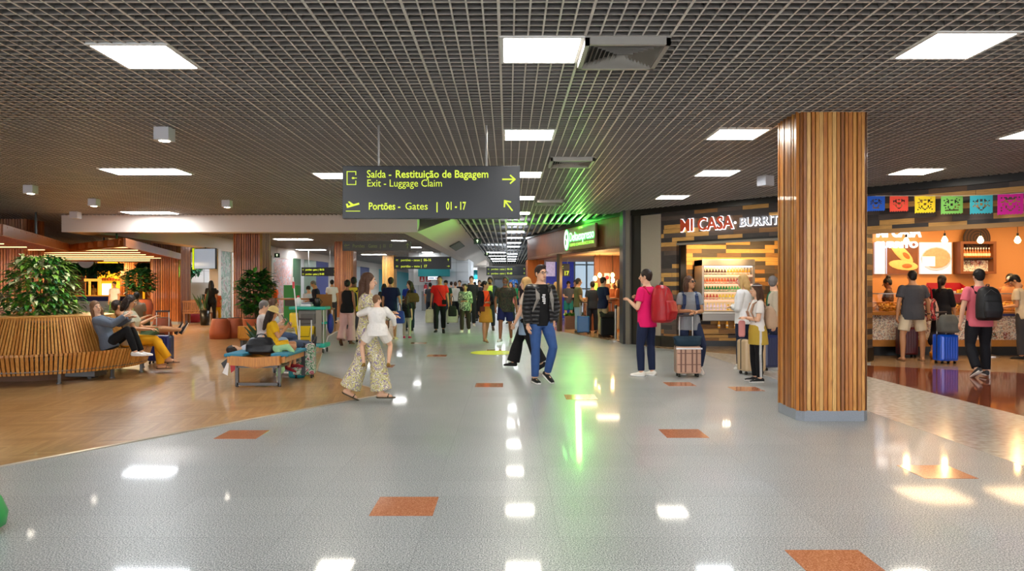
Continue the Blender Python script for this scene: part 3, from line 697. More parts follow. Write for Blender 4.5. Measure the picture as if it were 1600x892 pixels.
# papel picado
cols = [('blue', '#1f5fd0', 1378, 318, .30), ('coral', '#f0503c', 1413.5, 318, .30), ('yellow', '#f2d21e', 1454, 318, .32), ('green', '#7cc05a', 1495.5, 318, .33), ('turquoise', '#3fbccb', 1541, 317, .33), ('magenta', '#d81a9a', 1586, 315, .36)]
line = []
for i, (cn, hx, px, py, w) in enumerate(cols):
    t = (px-CX)/F; X = 21.64*t/(1+1.11*t); Y = 21.64-1.11*X; P0 = Vector((X, Y, 0))+N*.28
    P0 *= 1.0; z = CH+(CY-(py-12))*P0.y/F; line.append((P0.x, P0.y, z))
    nx, nz = 16, 14; mw = w; hgt = w*.92; cells = MB(); rr = random.Random(i)
    motif = [[rr.random() for _ in range(nz)] for _ in range(nx//2)]
    for a in range(nx):
        k_ = min(a, nx-1-a)
        for c in range(nz):
            u = (k_-7.5)/7.5; v_ = (c-6.5)/6.5; d = math.hypot(u*1.0, v_)
            hole = k_ >= 2 and 2 <= c <= 11 and ((abs(d-.62) < .09 and (c+k_) % 2 == 0) or (abs(abs(u)-abs(v_)) < .12 and .2 < d < .6 and (k_ % 2)) or (d < .18) or motif[k_][c] > .9)
            if hole: continue
            xa = -mw/2+a*mw/nx; zc = -c*hgt/nz; zz = zc-hgt/nz-(.012 if c == nz-1 and a % 2 == 0 else 0)
            cells.add([(xa, 0, zc), (xa+mw/nx, 0, zc), (xa+mw/nx, 0, zz), (xa, 0, zz), (xa, .0015, zc), (xa+mw/nx, .0015, zc), (xa+mw/nx, .0015, zz), (xa, .0015, zz)], [(0, 3, 2, 1), (4, 5, 6, 7)])
    o = cells.build('paper_flag', mat('paper_'+cn, hx, .8)); o.location = (P0.x, P0.y, z); o.rotation_euler = (0.05, 0, -.42)
    tag(o, '%s cut paper flag hanging on the string in front of the planks' % cn, 'paper flag', 'cut paper flags on a string')
q = MB(); e0 = Vector(line[0])-U*1.2; e1 = Vector(line[-1])+U*1.5
pts = [e0]+[Vector(p) for p in line]+[e1]
q.tube(pts, .005, 5); tag(q.build('flag_string', mat('string_white', '#d8cdb8', .7)), 'thin string carrying the coloured paper flags', 'string')

# ------------------------------------------------------------------ open drinks fridge
Yf = 17.45; fx0, fx1 = at(1097, 0, Yf)[0], at(1179.5, 0, Yf)[0]; w = fx1-fx0
r = thing('drinks_fridge', 'open steel drinks fridge with lit shelves on a wooden plinth in the plank alcove', 'fridge', ((fx0+fx1)/2, Yf, 0)); h = w/2
m_st = mat('fridge_steel', '#a39c94', .4, .3); m_in = mat('fridge_inside', '#f2e6d6', .5)
MB().box(-h, -h+.05, 0, .75, .62, 2.1).box(h-.05, h, 0, .75, .62, 2.1).box(-h, h, .7, .75, .62, 2.1).build('side_walls', m_st, r)
MB().bbox(-h, h, -.02, .75, 1.95, 2.12, .015).build('header', m_st, r)
MB().bbox(-h, h, -.05, .75, .62, .80, .02).build('lower_front', m_st, r)
MB().box(-h, h, -.06, -.03, .80, .84).build('edge_strip', mat('fridge_strip', '#f0ece4', .4), r)
q = MB(); q.box(-h+.02, h-.02, .02, .75, .14, .28).box(-h+.02, h-.02, .02, .75, .3, .44); q.box(-h+.02, h-.02, .25, .75, .44, .62); q.build('wooden_plinth', m_plank, r)
MB().box(-h, h, .1, .75, 0, .14).build('kick_plinth', m_black, r)
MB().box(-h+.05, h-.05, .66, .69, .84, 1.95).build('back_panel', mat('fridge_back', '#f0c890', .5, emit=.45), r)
m_led = mat('fridge_led', (1, .93, .8), .5, emit=4)
levels = [.86, 1.03, 1.22, 1.41, 1.60, 1.77]
levels = [.88, 1.12, 1.31, 1.50, 1.72]
for z in levels[1:]:
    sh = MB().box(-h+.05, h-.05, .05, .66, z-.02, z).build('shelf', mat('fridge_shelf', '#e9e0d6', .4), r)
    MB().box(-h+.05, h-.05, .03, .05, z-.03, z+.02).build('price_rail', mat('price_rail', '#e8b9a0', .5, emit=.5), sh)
MB().box(-h+.06, h-.06, .06, .1, 1.93, 1.95).build('light_strip', m_led, r)
point('fridge_light', ((fx0+fx1)/2, Yf+.2, 1.88), 5, (1, .85, .6), .1)
rows = [(.88, [('cream', '#eecfd8'), ('gold', '#e0a52a')], 14, .95, 'x'), (1.12, [('red', '#c8503c'), ('yellow', '#e8c23a'), ('green', '#5cae5c')], 15, .95, 'x'),
        (1.31, [('dark green', '#1f7a3c'), ('green', '#38a04a')], 17, 1.0, 'x'), (1.50, [('orange', '#e8632a'), ('red', '#d8301e')], 16, 1.0, 'bottle'), (1.72, [('brown', '#5a2e1c'), ('amber', '#d8902a')], 16, 1.05, 'bottle')]
fr = {}
shn = {.88: 'lowest', 1.12: 'second lowest', 1.31: 'middle', 1.50: 'second highest', 1.72: 'top'}
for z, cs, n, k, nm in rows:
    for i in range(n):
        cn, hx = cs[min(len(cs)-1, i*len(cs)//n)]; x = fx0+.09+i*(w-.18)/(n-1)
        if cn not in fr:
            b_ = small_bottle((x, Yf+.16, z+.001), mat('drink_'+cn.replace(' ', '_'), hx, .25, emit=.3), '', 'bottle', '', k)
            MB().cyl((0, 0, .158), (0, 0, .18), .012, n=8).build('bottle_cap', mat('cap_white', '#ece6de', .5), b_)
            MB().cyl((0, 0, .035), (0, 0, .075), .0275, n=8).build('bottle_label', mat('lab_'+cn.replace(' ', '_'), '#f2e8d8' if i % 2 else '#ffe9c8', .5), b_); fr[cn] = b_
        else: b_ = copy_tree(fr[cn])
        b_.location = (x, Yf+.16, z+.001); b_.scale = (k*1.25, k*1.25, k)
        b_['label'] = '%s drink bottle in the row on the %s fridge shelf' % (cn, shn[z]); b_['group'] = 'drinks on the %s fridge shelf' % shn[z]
for i in range(4):
    x = fx0+.45+i*.2; b_ = copy_tree(fr['amber']); b_.location = (x, Yf+.14, .442); b_.scale = (1.1, 1.1, 1.1)
    b_['label'] = 'amber bottle standing on the wooden ledge under the fridge'; b_['group'] = 'bottles on the ledge under the fridge'

# ================================================================== coffee kiosk with curved fascia
m_fw = wood('fascia_red_wood', '#5d3420', '#8a5232', .5, (20, 20, .8), .0); m_ow = wood('fascia_orange_wood', '#a8501c', '#c4682a', .3)
front = [(3.02, 18.45), (2.68, 19.5), (2.32, 20.8), (1.97, 22.2), (1.68, 23.5), (1.36, 25.0), (1.05, 26.4), (.75, 28.0)]
back = [(x+.32, y+.1) for x, y in front]
poly = front+back[::-1]
fo = struct(MB().prism(poly, 2.46, 3.28).build('wall_kiosk_fascia', m_fw)); fix(fo.data)
fo = struct(MB().prism([(x-.06, y) for x, y in front]+back[::-1], 3.28, CEIL+.04).build('trim_14', m_black)); fix(fo.data)
fo = struct(MB().prism([(.69, 28.1), (.75, 27.7), (1.4, 27.9), (1.5, 28.4)], 0, 2.46).build('wall_kiosk_pier', m_ow)); fix(fo.data)
struct(MB().cyl((1.66, 23.3, 0), (1.66, 23.3, 2.5), .09, n=4).build('trim_15', mat('bronze_post', '#4a3a2e', .4)))
struct(MB().box(2.9, 3.12, 18.2, 18.75, 0, CEIL+.02).build('trim_16', m_black))
struct(MB().prism(front+[(1.2, 31), (6.5, 31), (6.5, 18.5)], 2.5, 2.56).build('ceiling_kiosk', mat('kiosk_soffit', '#d9b897', .7)))
struct(MB().box(2.95, 4.05, 24.6, 24.8, 0, 2.5).build('wall_kiosk_core', m_fw))
for x, y, p in ((3.0, 21.5, 16), (2.6, 24, 16), (3.5, 26.5, 16)): area('kiosk_light', (x, y, 2.45), .7, p, (1, .76, .5))
# fascia sign
sp = Vector((1.92, 22.1, 0)); ep = Vector((2.5, 19.9, 0)); d = (ep-sp).normalized(); nn = Vector((d.y, -d.x, 0)); nn = -nn if nn.x > 0 else nn
SM = Matrix(((d.x, -nn.x, 0, sp.x+nn.x*.1), (d.y, -nn.y, 0, sp.y+nn.y*.1), (0, 0, 1, 0), (0, 0, 0, 1)))
r = thing('coffee_shop_sign', 'green lit coffee shop sign panel on the curved wooden fascia', 'sign'); r.matrix_world = SM
L = (ep-sp).length
MB().bbox(-.35, L, 0, .08, 2.54, 3.22, .03).build('panel', mat('sign_bronze', '#7d5a34', .35), r)
m_green = mat('sign_green_glow', (.05, 1, .12), .5, emit=2.6); m_sw = mat('sign_letter_white', (.9, 1, .92), .5, emit=.6)
text('Deltaexpresso', .4, 'white_letters', m_sw, r, (.2, -.016, 2.82), bold=.004, ext=.003, width=L-.28, height=.34)
text('Deltaexpresso', .4, 'letter_glow', m_green, r, (.195, -.008, 2.81), bold=.012, ext=.003, width=L-.26, height=.365)
text('COFFEE CONVENIENCE STORE', .1, 'small_green_letters', mat('sign_small_green', (.4, 1, .1), .5, emit=.9), r, (.22, -.01, 2.66), ext=.003, width=L-.3, height=.085)
q = MB(); q.add(*flat(ring(-.08, 2.88, .2, .3, -.02), .01)); q.build('logo_disc', m_sw, r)
q = MB(); q.add(*flat(ring(-.08, 2.88, .22, .32, -.01), .008)); q.build('logo_glow', m_green, r)
q = MB(); q.add(*flat(ring(-.04, 2.97, .06, .08, -.026), .005)).add(*flat(ring(-.13, 2.8, .045, .09, -.026), .005)); q.build('logo_bean', mat('logo_green', '#178a2c', .5), r)
cf = SM @ Vector((L/2, -.06, 2.86)); fa = area('green_sign_face', tuple(cf), L*.8, 85, (.25, 1, .12), (0, 0, 0), .45); fa.rotation_euler = Vector((nn.x, nn.y, .12)).to_track_quat('-Z', 'Z').to_euler()
c = SM @ Vector((L/2, -.3, 3.15)); area('green_sign_spill', tuple(c), .3, 60, (.05, 1, .1), (PI, 0, math.atan2(d.y, d.x)), 1.0).data.shape = 'RECTANGLE'
# ================================================================== wayfinding signs
m_sg = mat('sign_charcoal', '#1f2226', .3, spec=.5); m_li = mat('sign_lime', '#c6d93a', .5, emit=.5); m_li2 = mat('sign_lime_dim', '#8f9150', .6); m_dk = mat('sign_brown_dim', '#4a4038', .4)
m_rod = mat('rod_grey', '#a9a7a4', .4, .4)
def arrow(r, x, z, s, ang, m, y=-.06, th=.0085):
    q = MB(); R = Matrix.Translation((x, y, z)) @ Matrix.Rotation(-ang, 4, 'Y')
    q.box(-s, s, 0, .01, -th, th, 0, R)
    for k in (1, -1):
        M = R @ Matrix.Translation((s*.98, 0, 0)) @ Matrix.Rotation(k*.72, 4, 'Y'); q.box(-s*1.0, th*.8, 0, .01, -th, th, 0, M)
    return q.build('arrow', m, r)
def plane_icon(r, x, z, s, m, y=-.06):
    q = MB(); R = Matrix.Translation((x, y, z)) @ Matrix.Rotation(-.28, 4, 'Y')
    q.box(-s, s, 0, .01, -s*.14, s*.14, 0, R)
    q.add([(-.25*s, 0, 0), (.25*s, 0, 0), (-.35*s, 0, .75*s), (-.6*s, 0, .75*s), (-.25*s, .01, 0), (.25*s, .01, 0), (-.35*s, .01, .75*s), (-.6*s, .01, .75*s)], [(0, 1, 2, 3), (7, 6, 5, 4), (0, 4, 5, 1), (1, 5, 6, 2), (2, 6, 7, 3), (3, 7, 4, 0)], 0, R)
    q.box(-s, -.72*s, 0, .01, 0, s*.5, 0, R); q.box(-s*1.1, s*1.1, y+.06, y+.07, 0, .1*s, 0, Matrix.Translation((x, y, z-s*.95)))
    return q.build('departure_symbol', m, r)
def sign(label, x0, x1, Y, z0, z1, rows, m=m_sg, ml=m_li, rods=True, back=None):
    w = x1-x0; h = z1-z0; r = thing('hanging_sign', label, 'sign', ((x0+x1)/2, Y, z0))
    MB().bbox(-w/2, w/2, -.05, .05, 0, h, .006).build('sign_board', m, r)
    if rods:
        for dx in (-w*.3, w*.31): MB().cyl((dx, 0, h), (dx, 0, CEIL+.03-z0), .012, n=8).build('rod', m_rod, r)
    for kind, a in rows:
        if kind == 't': # text, size, x, z, width
            text(a[0], a[1], 'lettering', ml, r, (-w/2+a[2], -.056, a[3]), bold=a[5] if len(a) > 5 else 0, width=a[4])
        if kind == 'a': arrow(r, -w/2+a[0], a[1], a[2], a[3], ml)
        if kind == 'p': plane_icon(r, -w/2+a[0], a[1], a[2], ml)
    return r
k = 8.5/F  # metres per pixel at the big sign
s = sign('big black hanging sign with luggage claim and gates 01 to 17 in lime lettering', -1.945, .14, 8.5, 2.265, 2.885,
     [('t', ('Saída - ', .125, .285, .48, .285, .0008)), ('t', ('Restituição de Bagagem', .125, .62, .48, 1.085, .0018)), ('t', ('Exit - Luggage Claim', .12, .285, .375, .875, -.0003)),
      ('t', ('Portões - ', .12, .305, .105, .37, .0018)), ('t', ('Gates', .12, .735, .105, .26, 0)), ('t', ('|', .12, 1.1, .105, .012, .004)), ('t', ('01 - 17', .13, 1.215, .105, .235, .0022)),
      ('a', (1.95, .46, .075, 0)), ('a', (1.95, .15, .075, math.radians(128))), ('p', (.125, .155, .075))])
q = MB(); R = Matrix.Translation((-1.0425+.11, -.06, .475))
for a in ((-.058, -.05, -.08, .08), (-.058, .05, .072, .08), (-.058, .05, -.08, -.072), (.044, .052, .035, .08), (.044, .052, -.08, -.03), (-.0, .06, -.003, .004)): q.box(a[0], a[1], 0, .01, a[2], a[3], 0, R)
q.box(.035, .062, 0, .01, -.004, .004, 0, R @ Matrix.Translation((.02, 0, .0)) @ Matrix.Rotation(.8, 4, 'Y') @ Matrix.Translation((-.05, 0, 0)))
q.box(.035, .062, 0, .01, -.004, .004, 0, R @ Matrix.Translation((.02, 0, .0)) @ Matrix.Rotation(-.8, 4, 'Y') @ Matrix.Translation((-.05, 0, 0)))
q.build('door_symbol', m_li, s)
sign('dim brown hanging gates sign below the cross beam, beyond the big black sign', -5.06, -2.98, 22.07, 2.54, 2.84,
     [('t', ('Portões', .15, .3, .1, .36)), ('t', ('Gates', .15, .78, .1, .27)), ('t', ('|', .14, 1.13, .1, .012)), ('t', ('01   17', .15, 1.24, .1, .27)), ('a', (1.98, .15, .08, PI/2)), ('p', (.13, .16, .08))], m_dk, m_li2)
def far_rows(w, h, a, b):
    o = []
    for i, (t1, t2, ar) in enumerate((a, b)):
        z = h*(.64 if i == 0 else .14)
        o += [('p', (w*.055, z+h*.09, h*.09)), ('t', (t1, h*.25, w*.12, z, w*.33, .003)), ('t', ('|', h*.25, w*.47, z, .02, .003)), ('t', (t2, h*.28, w*.52, z, w*(.13 if len(t2) > 2 else .05), .006)), ('a', (w*.95, z+h*.09, h*.1, ar))]
    return o
sign('black hanging sign with lime arrows over the man in the red shirt', -5.54, -2.77, 35, 2.28, 2.88, far_rows(2.77, .6, ('portões - gates', '06-16', PI/2), ('portão - gate', '17', 0)))
sign('black hanging gates sign at the left edge of the coffee kiosk', -1.51, 1.25, 50, 2.18, 2.79, far_rows(2.76, .6, ('portões - gates', '06-16', PI/2), ('portões - gates', '01-05', PI/2)))
sign('black hanging gates sign left of the far slatted column, over the seated men', -10.9, -9.05, 38, 1.98, 2.44, far_rows(1.85, .46, ('portões - gates', '06-16', 0), ('portões - gates', '01-05', 0)))
sign('far dark sign over the bright corridor end', -7.4, -4.4, 75, 2.35, 2.75, [('t', ('gates 06-16', .25, .8, .08, 1.4))])
r = sign('dark gate 17 sign hanging inside the coffee kiosk opening', 1.9, 2.32, 27.2, 1.83, 2.3, [('t', ('17', .22, .2, .04, .17, .01)), ('p', (.12, .36, .07))])
for px, py, Y, l in ((746, 377, 26, 'small green emergency exit sign under the ceiling edge'), (761, 397, 40, 'second small emergency exit sign further along the bulkhead edge'), (433, 399, 34, 'small exit sign over the pink mural')):
    x, y, z = at(px, py, Y); r = thing('exit_sign', l, 'sign', (x, y, z-.1))
    MB().bbox(-.13, .13, -.02, .02, 0, .2, .01).build('casing', mat('exit_green_dark', '#14331c', .4), r); MB().cyl((0, 0, .2), (0, 0, CEIL-z+.1), .008, n=6).build('stem', m_rod, r)
    arrow(r, 0, .1, .05, PI/2, mat('exit_mark', '#d8f0c0', .5, emit=1), -.03, .012)
# television
r = thing('television', 'hanging grey reflective television with a lime edge, left of the mural', 'television', (-11.45, 27.2, 2.1), -.35)
MB().bbox(-.5, .52, -.03, .05, 0, .78, .01).build('casing', m_black, r)
MB().box(-.48, .5, -.034, -.03, .02, .76).build('display', mat('tv_painted_glare', '#8fa3b6', .12, emit=.5), r)  # bright reflection on the screen painted as its colour and glow
MB().box(-.56, -.5, -.05, .06, -.01, .79).build('lime_edge', mat('lime_edge', '#c4e000', .5, emit=.6), r)
MB().cyl((0, .02, .78), (0, .02, CEIL-2.1), .02, n=8).build('mount', m_black, r)

# ================================================================== wooden canopies hung over the food court
m_strip = mat('canopy_led', (1, .72, .3), .5, emit=1.6)
def canopy(label, poly, z0, hang):
    cx = sum(p[0] for p in poly)/len(poly); cy_ = sum(p[1] for p in poly)/len(poly); pl = [(x-cx, y-cy_) for x, y in poly]
    r = thing('wooden_canopy', label, 'canopy', (cx, cy_, z0)); q = MB(); n = len(pl)
    for i in range(n):
        (ax, ay), (bx, by) = pl[i], pl[(i+1) % n]; L = math.hypot(bx-ax, by-ay); M = Matrix.Translation((ax, ay, 0)) @ Matrix.Rotation(math.atan2(by-ay, bx-ax), 4, 'Z')
        q.box(0, L, -.03, .03, 0, .22, 0, M)
    q.build('edge_frame', CANW, r)
    s = MB(); st = MB(); xmin = min(p[1] for p in pl); xmax = max(p[1] for p in pl); y = xmin+.15; j = 0
    while y < xmax-.1:
        xs = []
        for i in range(n):
            (ax, ay), (bx, by) = pl[i], pl[(i+1) % n]
            if (ay-y)*(by-y) < 0: xs.append(ax+(bx-ax)*(y-ay)/(by-ay))
        if len(xs) >= 2:
            a, b_ = min(xs)+.05, max(xs)-.05
            if j % 3 == 2: st.box(a+(b_-a)*.1, b_-(b_-a)*.1, y-.03, y+.03, .03, .05)
            s.box(a, b_, y-.22, y+.22, .16, .19)
            s.box(a, b_, y-.24, y-.21, .05, .16)
        y += .5; j += 1
    s.build('slats', CANW, r); st.build('light_strip', m_strip, r)
    for x, y in hang: MB().cyl((x-cx, y-cy_, .2), (x-cx, y-cy_, CEIL-z0+.02), .03, n=6).build('hanger', m_black, r)
for x_, y_, z_ in ((-12.5, 16, 2.4), (-15.5, 17, 2.4), (-12.2, 22.5, 2.4), (-15.2, 26, 2.4), (-13.5, 24, 2.4)): area('canopy_light', (x_, y_, z_), 1.4, 130, (1, .74, .42))
canopy('nearer hexagonal wooden canopy hanging at the left edge over the bench tree', [(-9.9, 14.06), (-12.6, 20.6), (-16.5, 22.3), (-21, 18), (-20, 12.5), (-13.5, 10.5)], 2.46, [(-12.2, 18.6), (-15, 14)])
canopy('further hexagonal wooden canopy hanging before the wide reddish column', [(-9.7, 18.2), (-12.75, 21.0), (-17, 23), (-19.5, 28), (-15.5, 31), (-12.3, 27.0)], 2.46, [(-11.2, 20.6), (-14.6, 26)])
# food court kiosks far left
m_yl = mat('kiosk_yellow_lit', '#f09a1c', .6, emit=.9, vary=(3, .35)); m_cnt = mat('counter_white', '#dcd8d2', .4)  # m_yl: the lit look of the kiosk wall put into colour and glow
KY = 38.0
def kx(px, Y=KY): return (px-CX)*Y/F
r = thing('food_kiosk', 'orange lit food kiosk with blue and white counter beyond the round bench', 'kiosk', (kx(150), KY, 0))
o0 = kx(150); x0, x1 = kx(112)-o0, kx(189)-o0
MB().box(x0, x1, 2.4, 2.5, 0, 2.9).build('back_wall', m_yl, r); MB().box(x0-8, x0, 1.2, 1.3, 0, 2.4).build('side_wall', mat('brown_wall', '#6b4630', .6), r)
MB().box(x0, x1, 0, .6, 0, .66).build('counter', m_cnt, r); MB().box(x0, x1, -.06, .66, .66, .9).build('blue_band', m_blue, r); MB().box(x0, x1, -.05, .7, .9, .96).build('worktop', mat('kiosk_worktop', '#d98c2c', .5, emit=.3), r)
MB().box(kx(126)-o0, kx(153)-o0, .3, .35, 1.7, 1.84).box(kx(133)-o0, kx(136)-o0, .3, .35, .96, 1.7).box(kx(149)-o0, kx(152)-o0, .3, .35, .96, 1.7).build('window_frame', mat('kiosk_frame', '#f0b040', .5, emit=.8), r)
MB().box(kx(156)-o0, kx(169)-o0, .2, .3, .98, 1.58).build('menu_panel', mat('menu_lit', '#fff0d0', .5, emit=2), r)
MB().box(kx(171)-o0, kx(174)-o0, .2, .3, .96, 1.6).build('lamp_strip', mat('lamp_yellow', '#ffd020', .5, emit=2), r)
q = MB(); rnd = random.Random(3)
for i in range(16): q.bbox(x0+.2+i*.16, x0+.32+i*.16, 2.2, 2.35, 1.75, 1.85+rnd.random()*.12, .01, 0)
q.build('hanging_cups', mat('cup_dark', '#7a3a10', .5), r)
point('kiosk_glow', (kx(150), KY+1.4, 2.3), 120, (1, .6, .2), .3)
m_hedge = mat('hedge_dark', '#1f5c3a', .8)
m_leafs = {n: mat('leaf_'+n, c, .42, spec=.4, vary=(7, .3)) for n, c in (('deep', '#1f5a22'), ('mid', '#3c7a22'), ('light', '#7fa83a'), ('cream', '#d8dca0'), ('dark', '#143d22'), ('palm', '#6f9c2e'), ('snake', '#2f4a2a'))}
def leafq(q, p, d, L, w, mi=0, droop=.3, up=Vector((0, 0, 1)), segs=3):
    """one bent leaf blade, a few quads, folded along its midrib"""
    d = Vector(d).normalized(); side = d.cross(up); side = side.normalized() if side.length > 1e-3 else Vector((1, 0, 0)); pts = []; p = Vector(p)
    nrm = side.cross(d); prof = (0, .8, 1, .55, 0) if segs == 4 else (.15, 1, .7, 0)
    vs = []; o = p.copy(); dd = d.copy()
    for i in range(segs+1):
        ww = w*prof[i]/2; vs += [o-side*ww+nrm*ww*.25, o.copy(), o+side*ww+nrm*ww*.25]
        o = o+dd*(L/segs); dd = (dd-up*droop/segs).normalized()
    fs = []
    for i in range(segs):
        a = i*3; fs += [(a, a+1, a+4, a+3), (a+1, a+2, a+5, a+4)]
    q.add(vs, fs, mi)
def hedge(px0, px1, py0, py1, Y, label):
    x0, x1 = (px0-CX)*Y/F, (px1-CX)*Y/F; z1 = CH+(CY-py0)*Y/F; z0 = CH+(CY-py1)*Y/F; r = thing('hanging_greenery', label, 'greenery', ((x0+x1)/2, Y, z0)); h = (x1-x0)/2
    MB().box(-h, h, 0, .3, .15, z1-z0).build('trough', m_hedge, r); q = MB(); rnd = random.Random(px0); MB().cyl((0, .15, .3), (0, .15, CEIL-z0), .03, n=6).build('hanger', m_black, r)
    for i in range(int(900*(x1-x0)/4)):
        p = (rnd.uniform(-h, h), rnd.uniform(-.2, .05), rnd.uniform(0, z1-z0)); leafq(q, p, (rnd.gauss(0, 1), -abs(rnd.gauss(0, 1)), rnd.gauss(-.5, .6)), .26, .12, rnd.randrange(3), .4)
    q.build('foliage', [m_hedge, m_leafs['deep'], m_leafs['dark']], r)
hedge(100, 189, 411, 428, 36.5, 'band of dark greenery over the orange lit kiosk')
hedge(214, 246, 411, 428, 37, 'band of dark greenery between the two reddish columns')
hedge(286, 312, 417, 428, 30.5, 'greenery hanging over the mint green wall')
r = thing('round_logo_sign', 'white round sign above the orange kiosk, under the canopy', 'sign', (kx(134, 36), 36, 2.85))
MB().cyl((0, 0, -.1), (0, .05, -.1), .4, n=24).build('disc', m_wp, r); MB().box(-.02, .02, 0, .04, .35, .6).build('bracket', m_black, r)
struct(MB().box(kx(60, 41), kx(330, 41), 41, 41.2, 2.75, CEIL+.4).build('wall_left_back', m_pale))
o = MB().box(kx(214, 41), kx(246, 41), 40.9, 41, .5, 2.75).build('wall_left_back', floral('orange_pattern_wall', '#f0a04a', ['#f7d9a0', '#c8702c', '#fff2d8'], 1.6, .5)); struct(o)
b = MB().box(-15.3, -13.9, 33, 33.2, 0, 2.4).build('wall_mint', m_mint); struct(b)
q = MB()
for i in range(5):
    pts = [(-15.0+math.cos(t*.5+i)*(.25+t*.05), 32.98, 1.0+i*.12+math.sin(t*.5+i)*(.2+t*.04)) for t in range(11)]; q.tube(pts, .012, 4)
struct(q.build('trim_17', mat('mint_line', '#5aa88c', .6)))
struct(MB().box(-13.9, -11.8, 31.6, 31.8, 0, 2.94).build('wall_tiled', mat('white_tile', '#c9cccf', .3)))
struct(MB().box(-13.9, -12.2, 31.5, 31.62, 0, 1.6).build('wall_tiled', m_grey))
q = MB()
for z in (1.6, 2.1, 2.6): q.box(-13.9, -11.8, 31.57, 31.6, z, z+.015)
for x in (-13.35, -12.6): q.box(x, x+.015, 31.57, 31.6, 1.6, 2.94)
struct(q.build('trim_18', m_grey))

# ================================================================== plants and pots
m_terra = mat('terracotta', '#a8532c', .65, vary=(6, .15)); m_terra2 = mat('terracotta_dark', '#7e3a20', .65, vary=(6, .15)); m_soil = mat('soil', '#2e2118', .9); m_stem = mat('bark', '#5a4630', .8)
def pot(r, prof, m=None, n=20): # prof: (radius, z)
    MB().loft([(0, 0, z, a, a) for a, z in prof], n=n).build('pot', m or m_terra, r, True); top = prof[-1]
    MB().cyl((0, 0, top[1]-.0), (0, 0, top[1]+.01), top[0]*.9, n=n).build('soil', m_soil, r)
def bush(name, label, x, y, z0, prof, H, R, nl, L, w, mats, seed=1, stems=5, droop=.6, wts=None, potm=None, base_h=.3):
    r = thing(name, label, 'plant', (x, y, 0)); rnd = random.Random(seed); zt = prof[-1][1] if prof else z0
    if prof: pot(r, prof, potm)
    st = MB(); q = MB(); mi = list(range(len(mats)))
    tips = []
    for i in range(stems):
        a = 2*PI*i/stems+rnd.random(); top = Vector((math.cos(a)*R*.35, math.sin(a)*R*.35, zt+H*rnd.uniform(.6, .85))); mid = Vector((math.cos(a)*R*.12, math.sin(a)*R*.12, zt+H*.4))
        st.chain([(math.cos(a)*.04, math.sin(a)*.04, zt-.02), mid, top], [.022, .016, .008], n=6)
    st.build('stems', m_stem, r)
    for i in range(nl):
        t = rnd.random(); a = rnd.random()*2*PI; v = rnd.random(); zz = zt+H*(base_h+(1-base_h)*v); rr = R*math.sqrt(max(.05, 1-((v-.45)/.62)**2))*rnd.uniform(.35, 1)
        p = (math.cos(a)*rr*.9, math.sin(a)*rr*.9, zz-.08); d = (math.cos(a+rnd.gauss(0, .5)), math.sin(a+rnd.gauss(0, .5)), rnd.uniform(-.3, .6))
        leafq(q, p, d, L*rnd.uniform(.7, 1.2), w*rnd.uniform(.8, 1.2), rnd.choices(mi, wts)[0], droop, segs=3)
    q.build('leaves', mats, r); return r
L_ = m_leafs
bush('leafy_tree', 'tree with drooping variegated leaves growing inside the round slatted bench', -7.78, 12.0, .7, None, 1.35, .62, 1500, .2, .07, [L_['mid'], L_['light'], L_['cream'], L_['deep']], 2, 9, 1.3, [4, 4, 3, 4], base_h=.05)
bush('potted_plant', 'big leafy plant in an orange pot before the slatted column', -6.98, 19.95, 0, [(.27, 0), (.3, .1), (.36, .53), (.37, .57)], 1.36, .52, 620, .24, .13, [L_['deep'], L_['dark'], L_['mid']], 5, 7, .5, [5, 3, 4], base_h=.15)
bush('potted_plant', 'dark leafy plant in a tall brown pot left of the wide reddish column', -13.4, 26.2, 0, [(.25, 0), (.4, .3), (.45, .75), (.38, .98)], 1.15, .55, 420, .26, .15, [L_['dark'], L_['deep']], 6, 5, .4, base_h=.3, potm=m_terra2)
# palms
def palm(label, x, y, zt, n, L, seed, prof=None, m=('palm', 'mid')):
    r = thing('palm_plant', label, 'plant', (x, y, 0)); rnd = random.Random(seed); q = MB()
    if prof: pot(r, prof, m_terra2)
    for i in range(n):
        a = 2*PI*i/n+rnd.random()*.5; el = rnd.uniform(.5, 1.3); p = Vector((0, 0, zt)); d = Vector((math.cos(a)*math.cos(el), math.sin(a)*math.cos(el), math.sin(el)))
        for k_ in range(9):
            p2 = p+d*(L/9); side = d.cross(Vector((0, 0, 1))).normalized()
            q.cyl(p, p2, .008, .006, 4, 0, cap=False)
            for sg in (1, -1): leafq(q, p2, (side*sg+d*.6), L*.34*(1-k_/13), .035, rnd.randrange(2), .5)
            p = p2; d = (d-Vector((0, 0, .2))).normalized()
    q.build('fronds', [L_[m[0]], L_[m[1]]], r)
    if not prof or zt > prof[-1][1]+.1: MB().chain([(0, 0, .05 if not prof else prof[-1][1]), (0, 0, zt)], [.06, .045], n=8).build('trunk', m_stem, r)
    return r
palm('tall palm with light fronds right of the orange kiosk', -15.9, 30.0, 1.6, 12, .95, 3)
palm('low spreading palm behind the couple on the round bench', -10.1, 18.2, .55, 16, .8, 4, [(.2, 0), (.26, .4)])
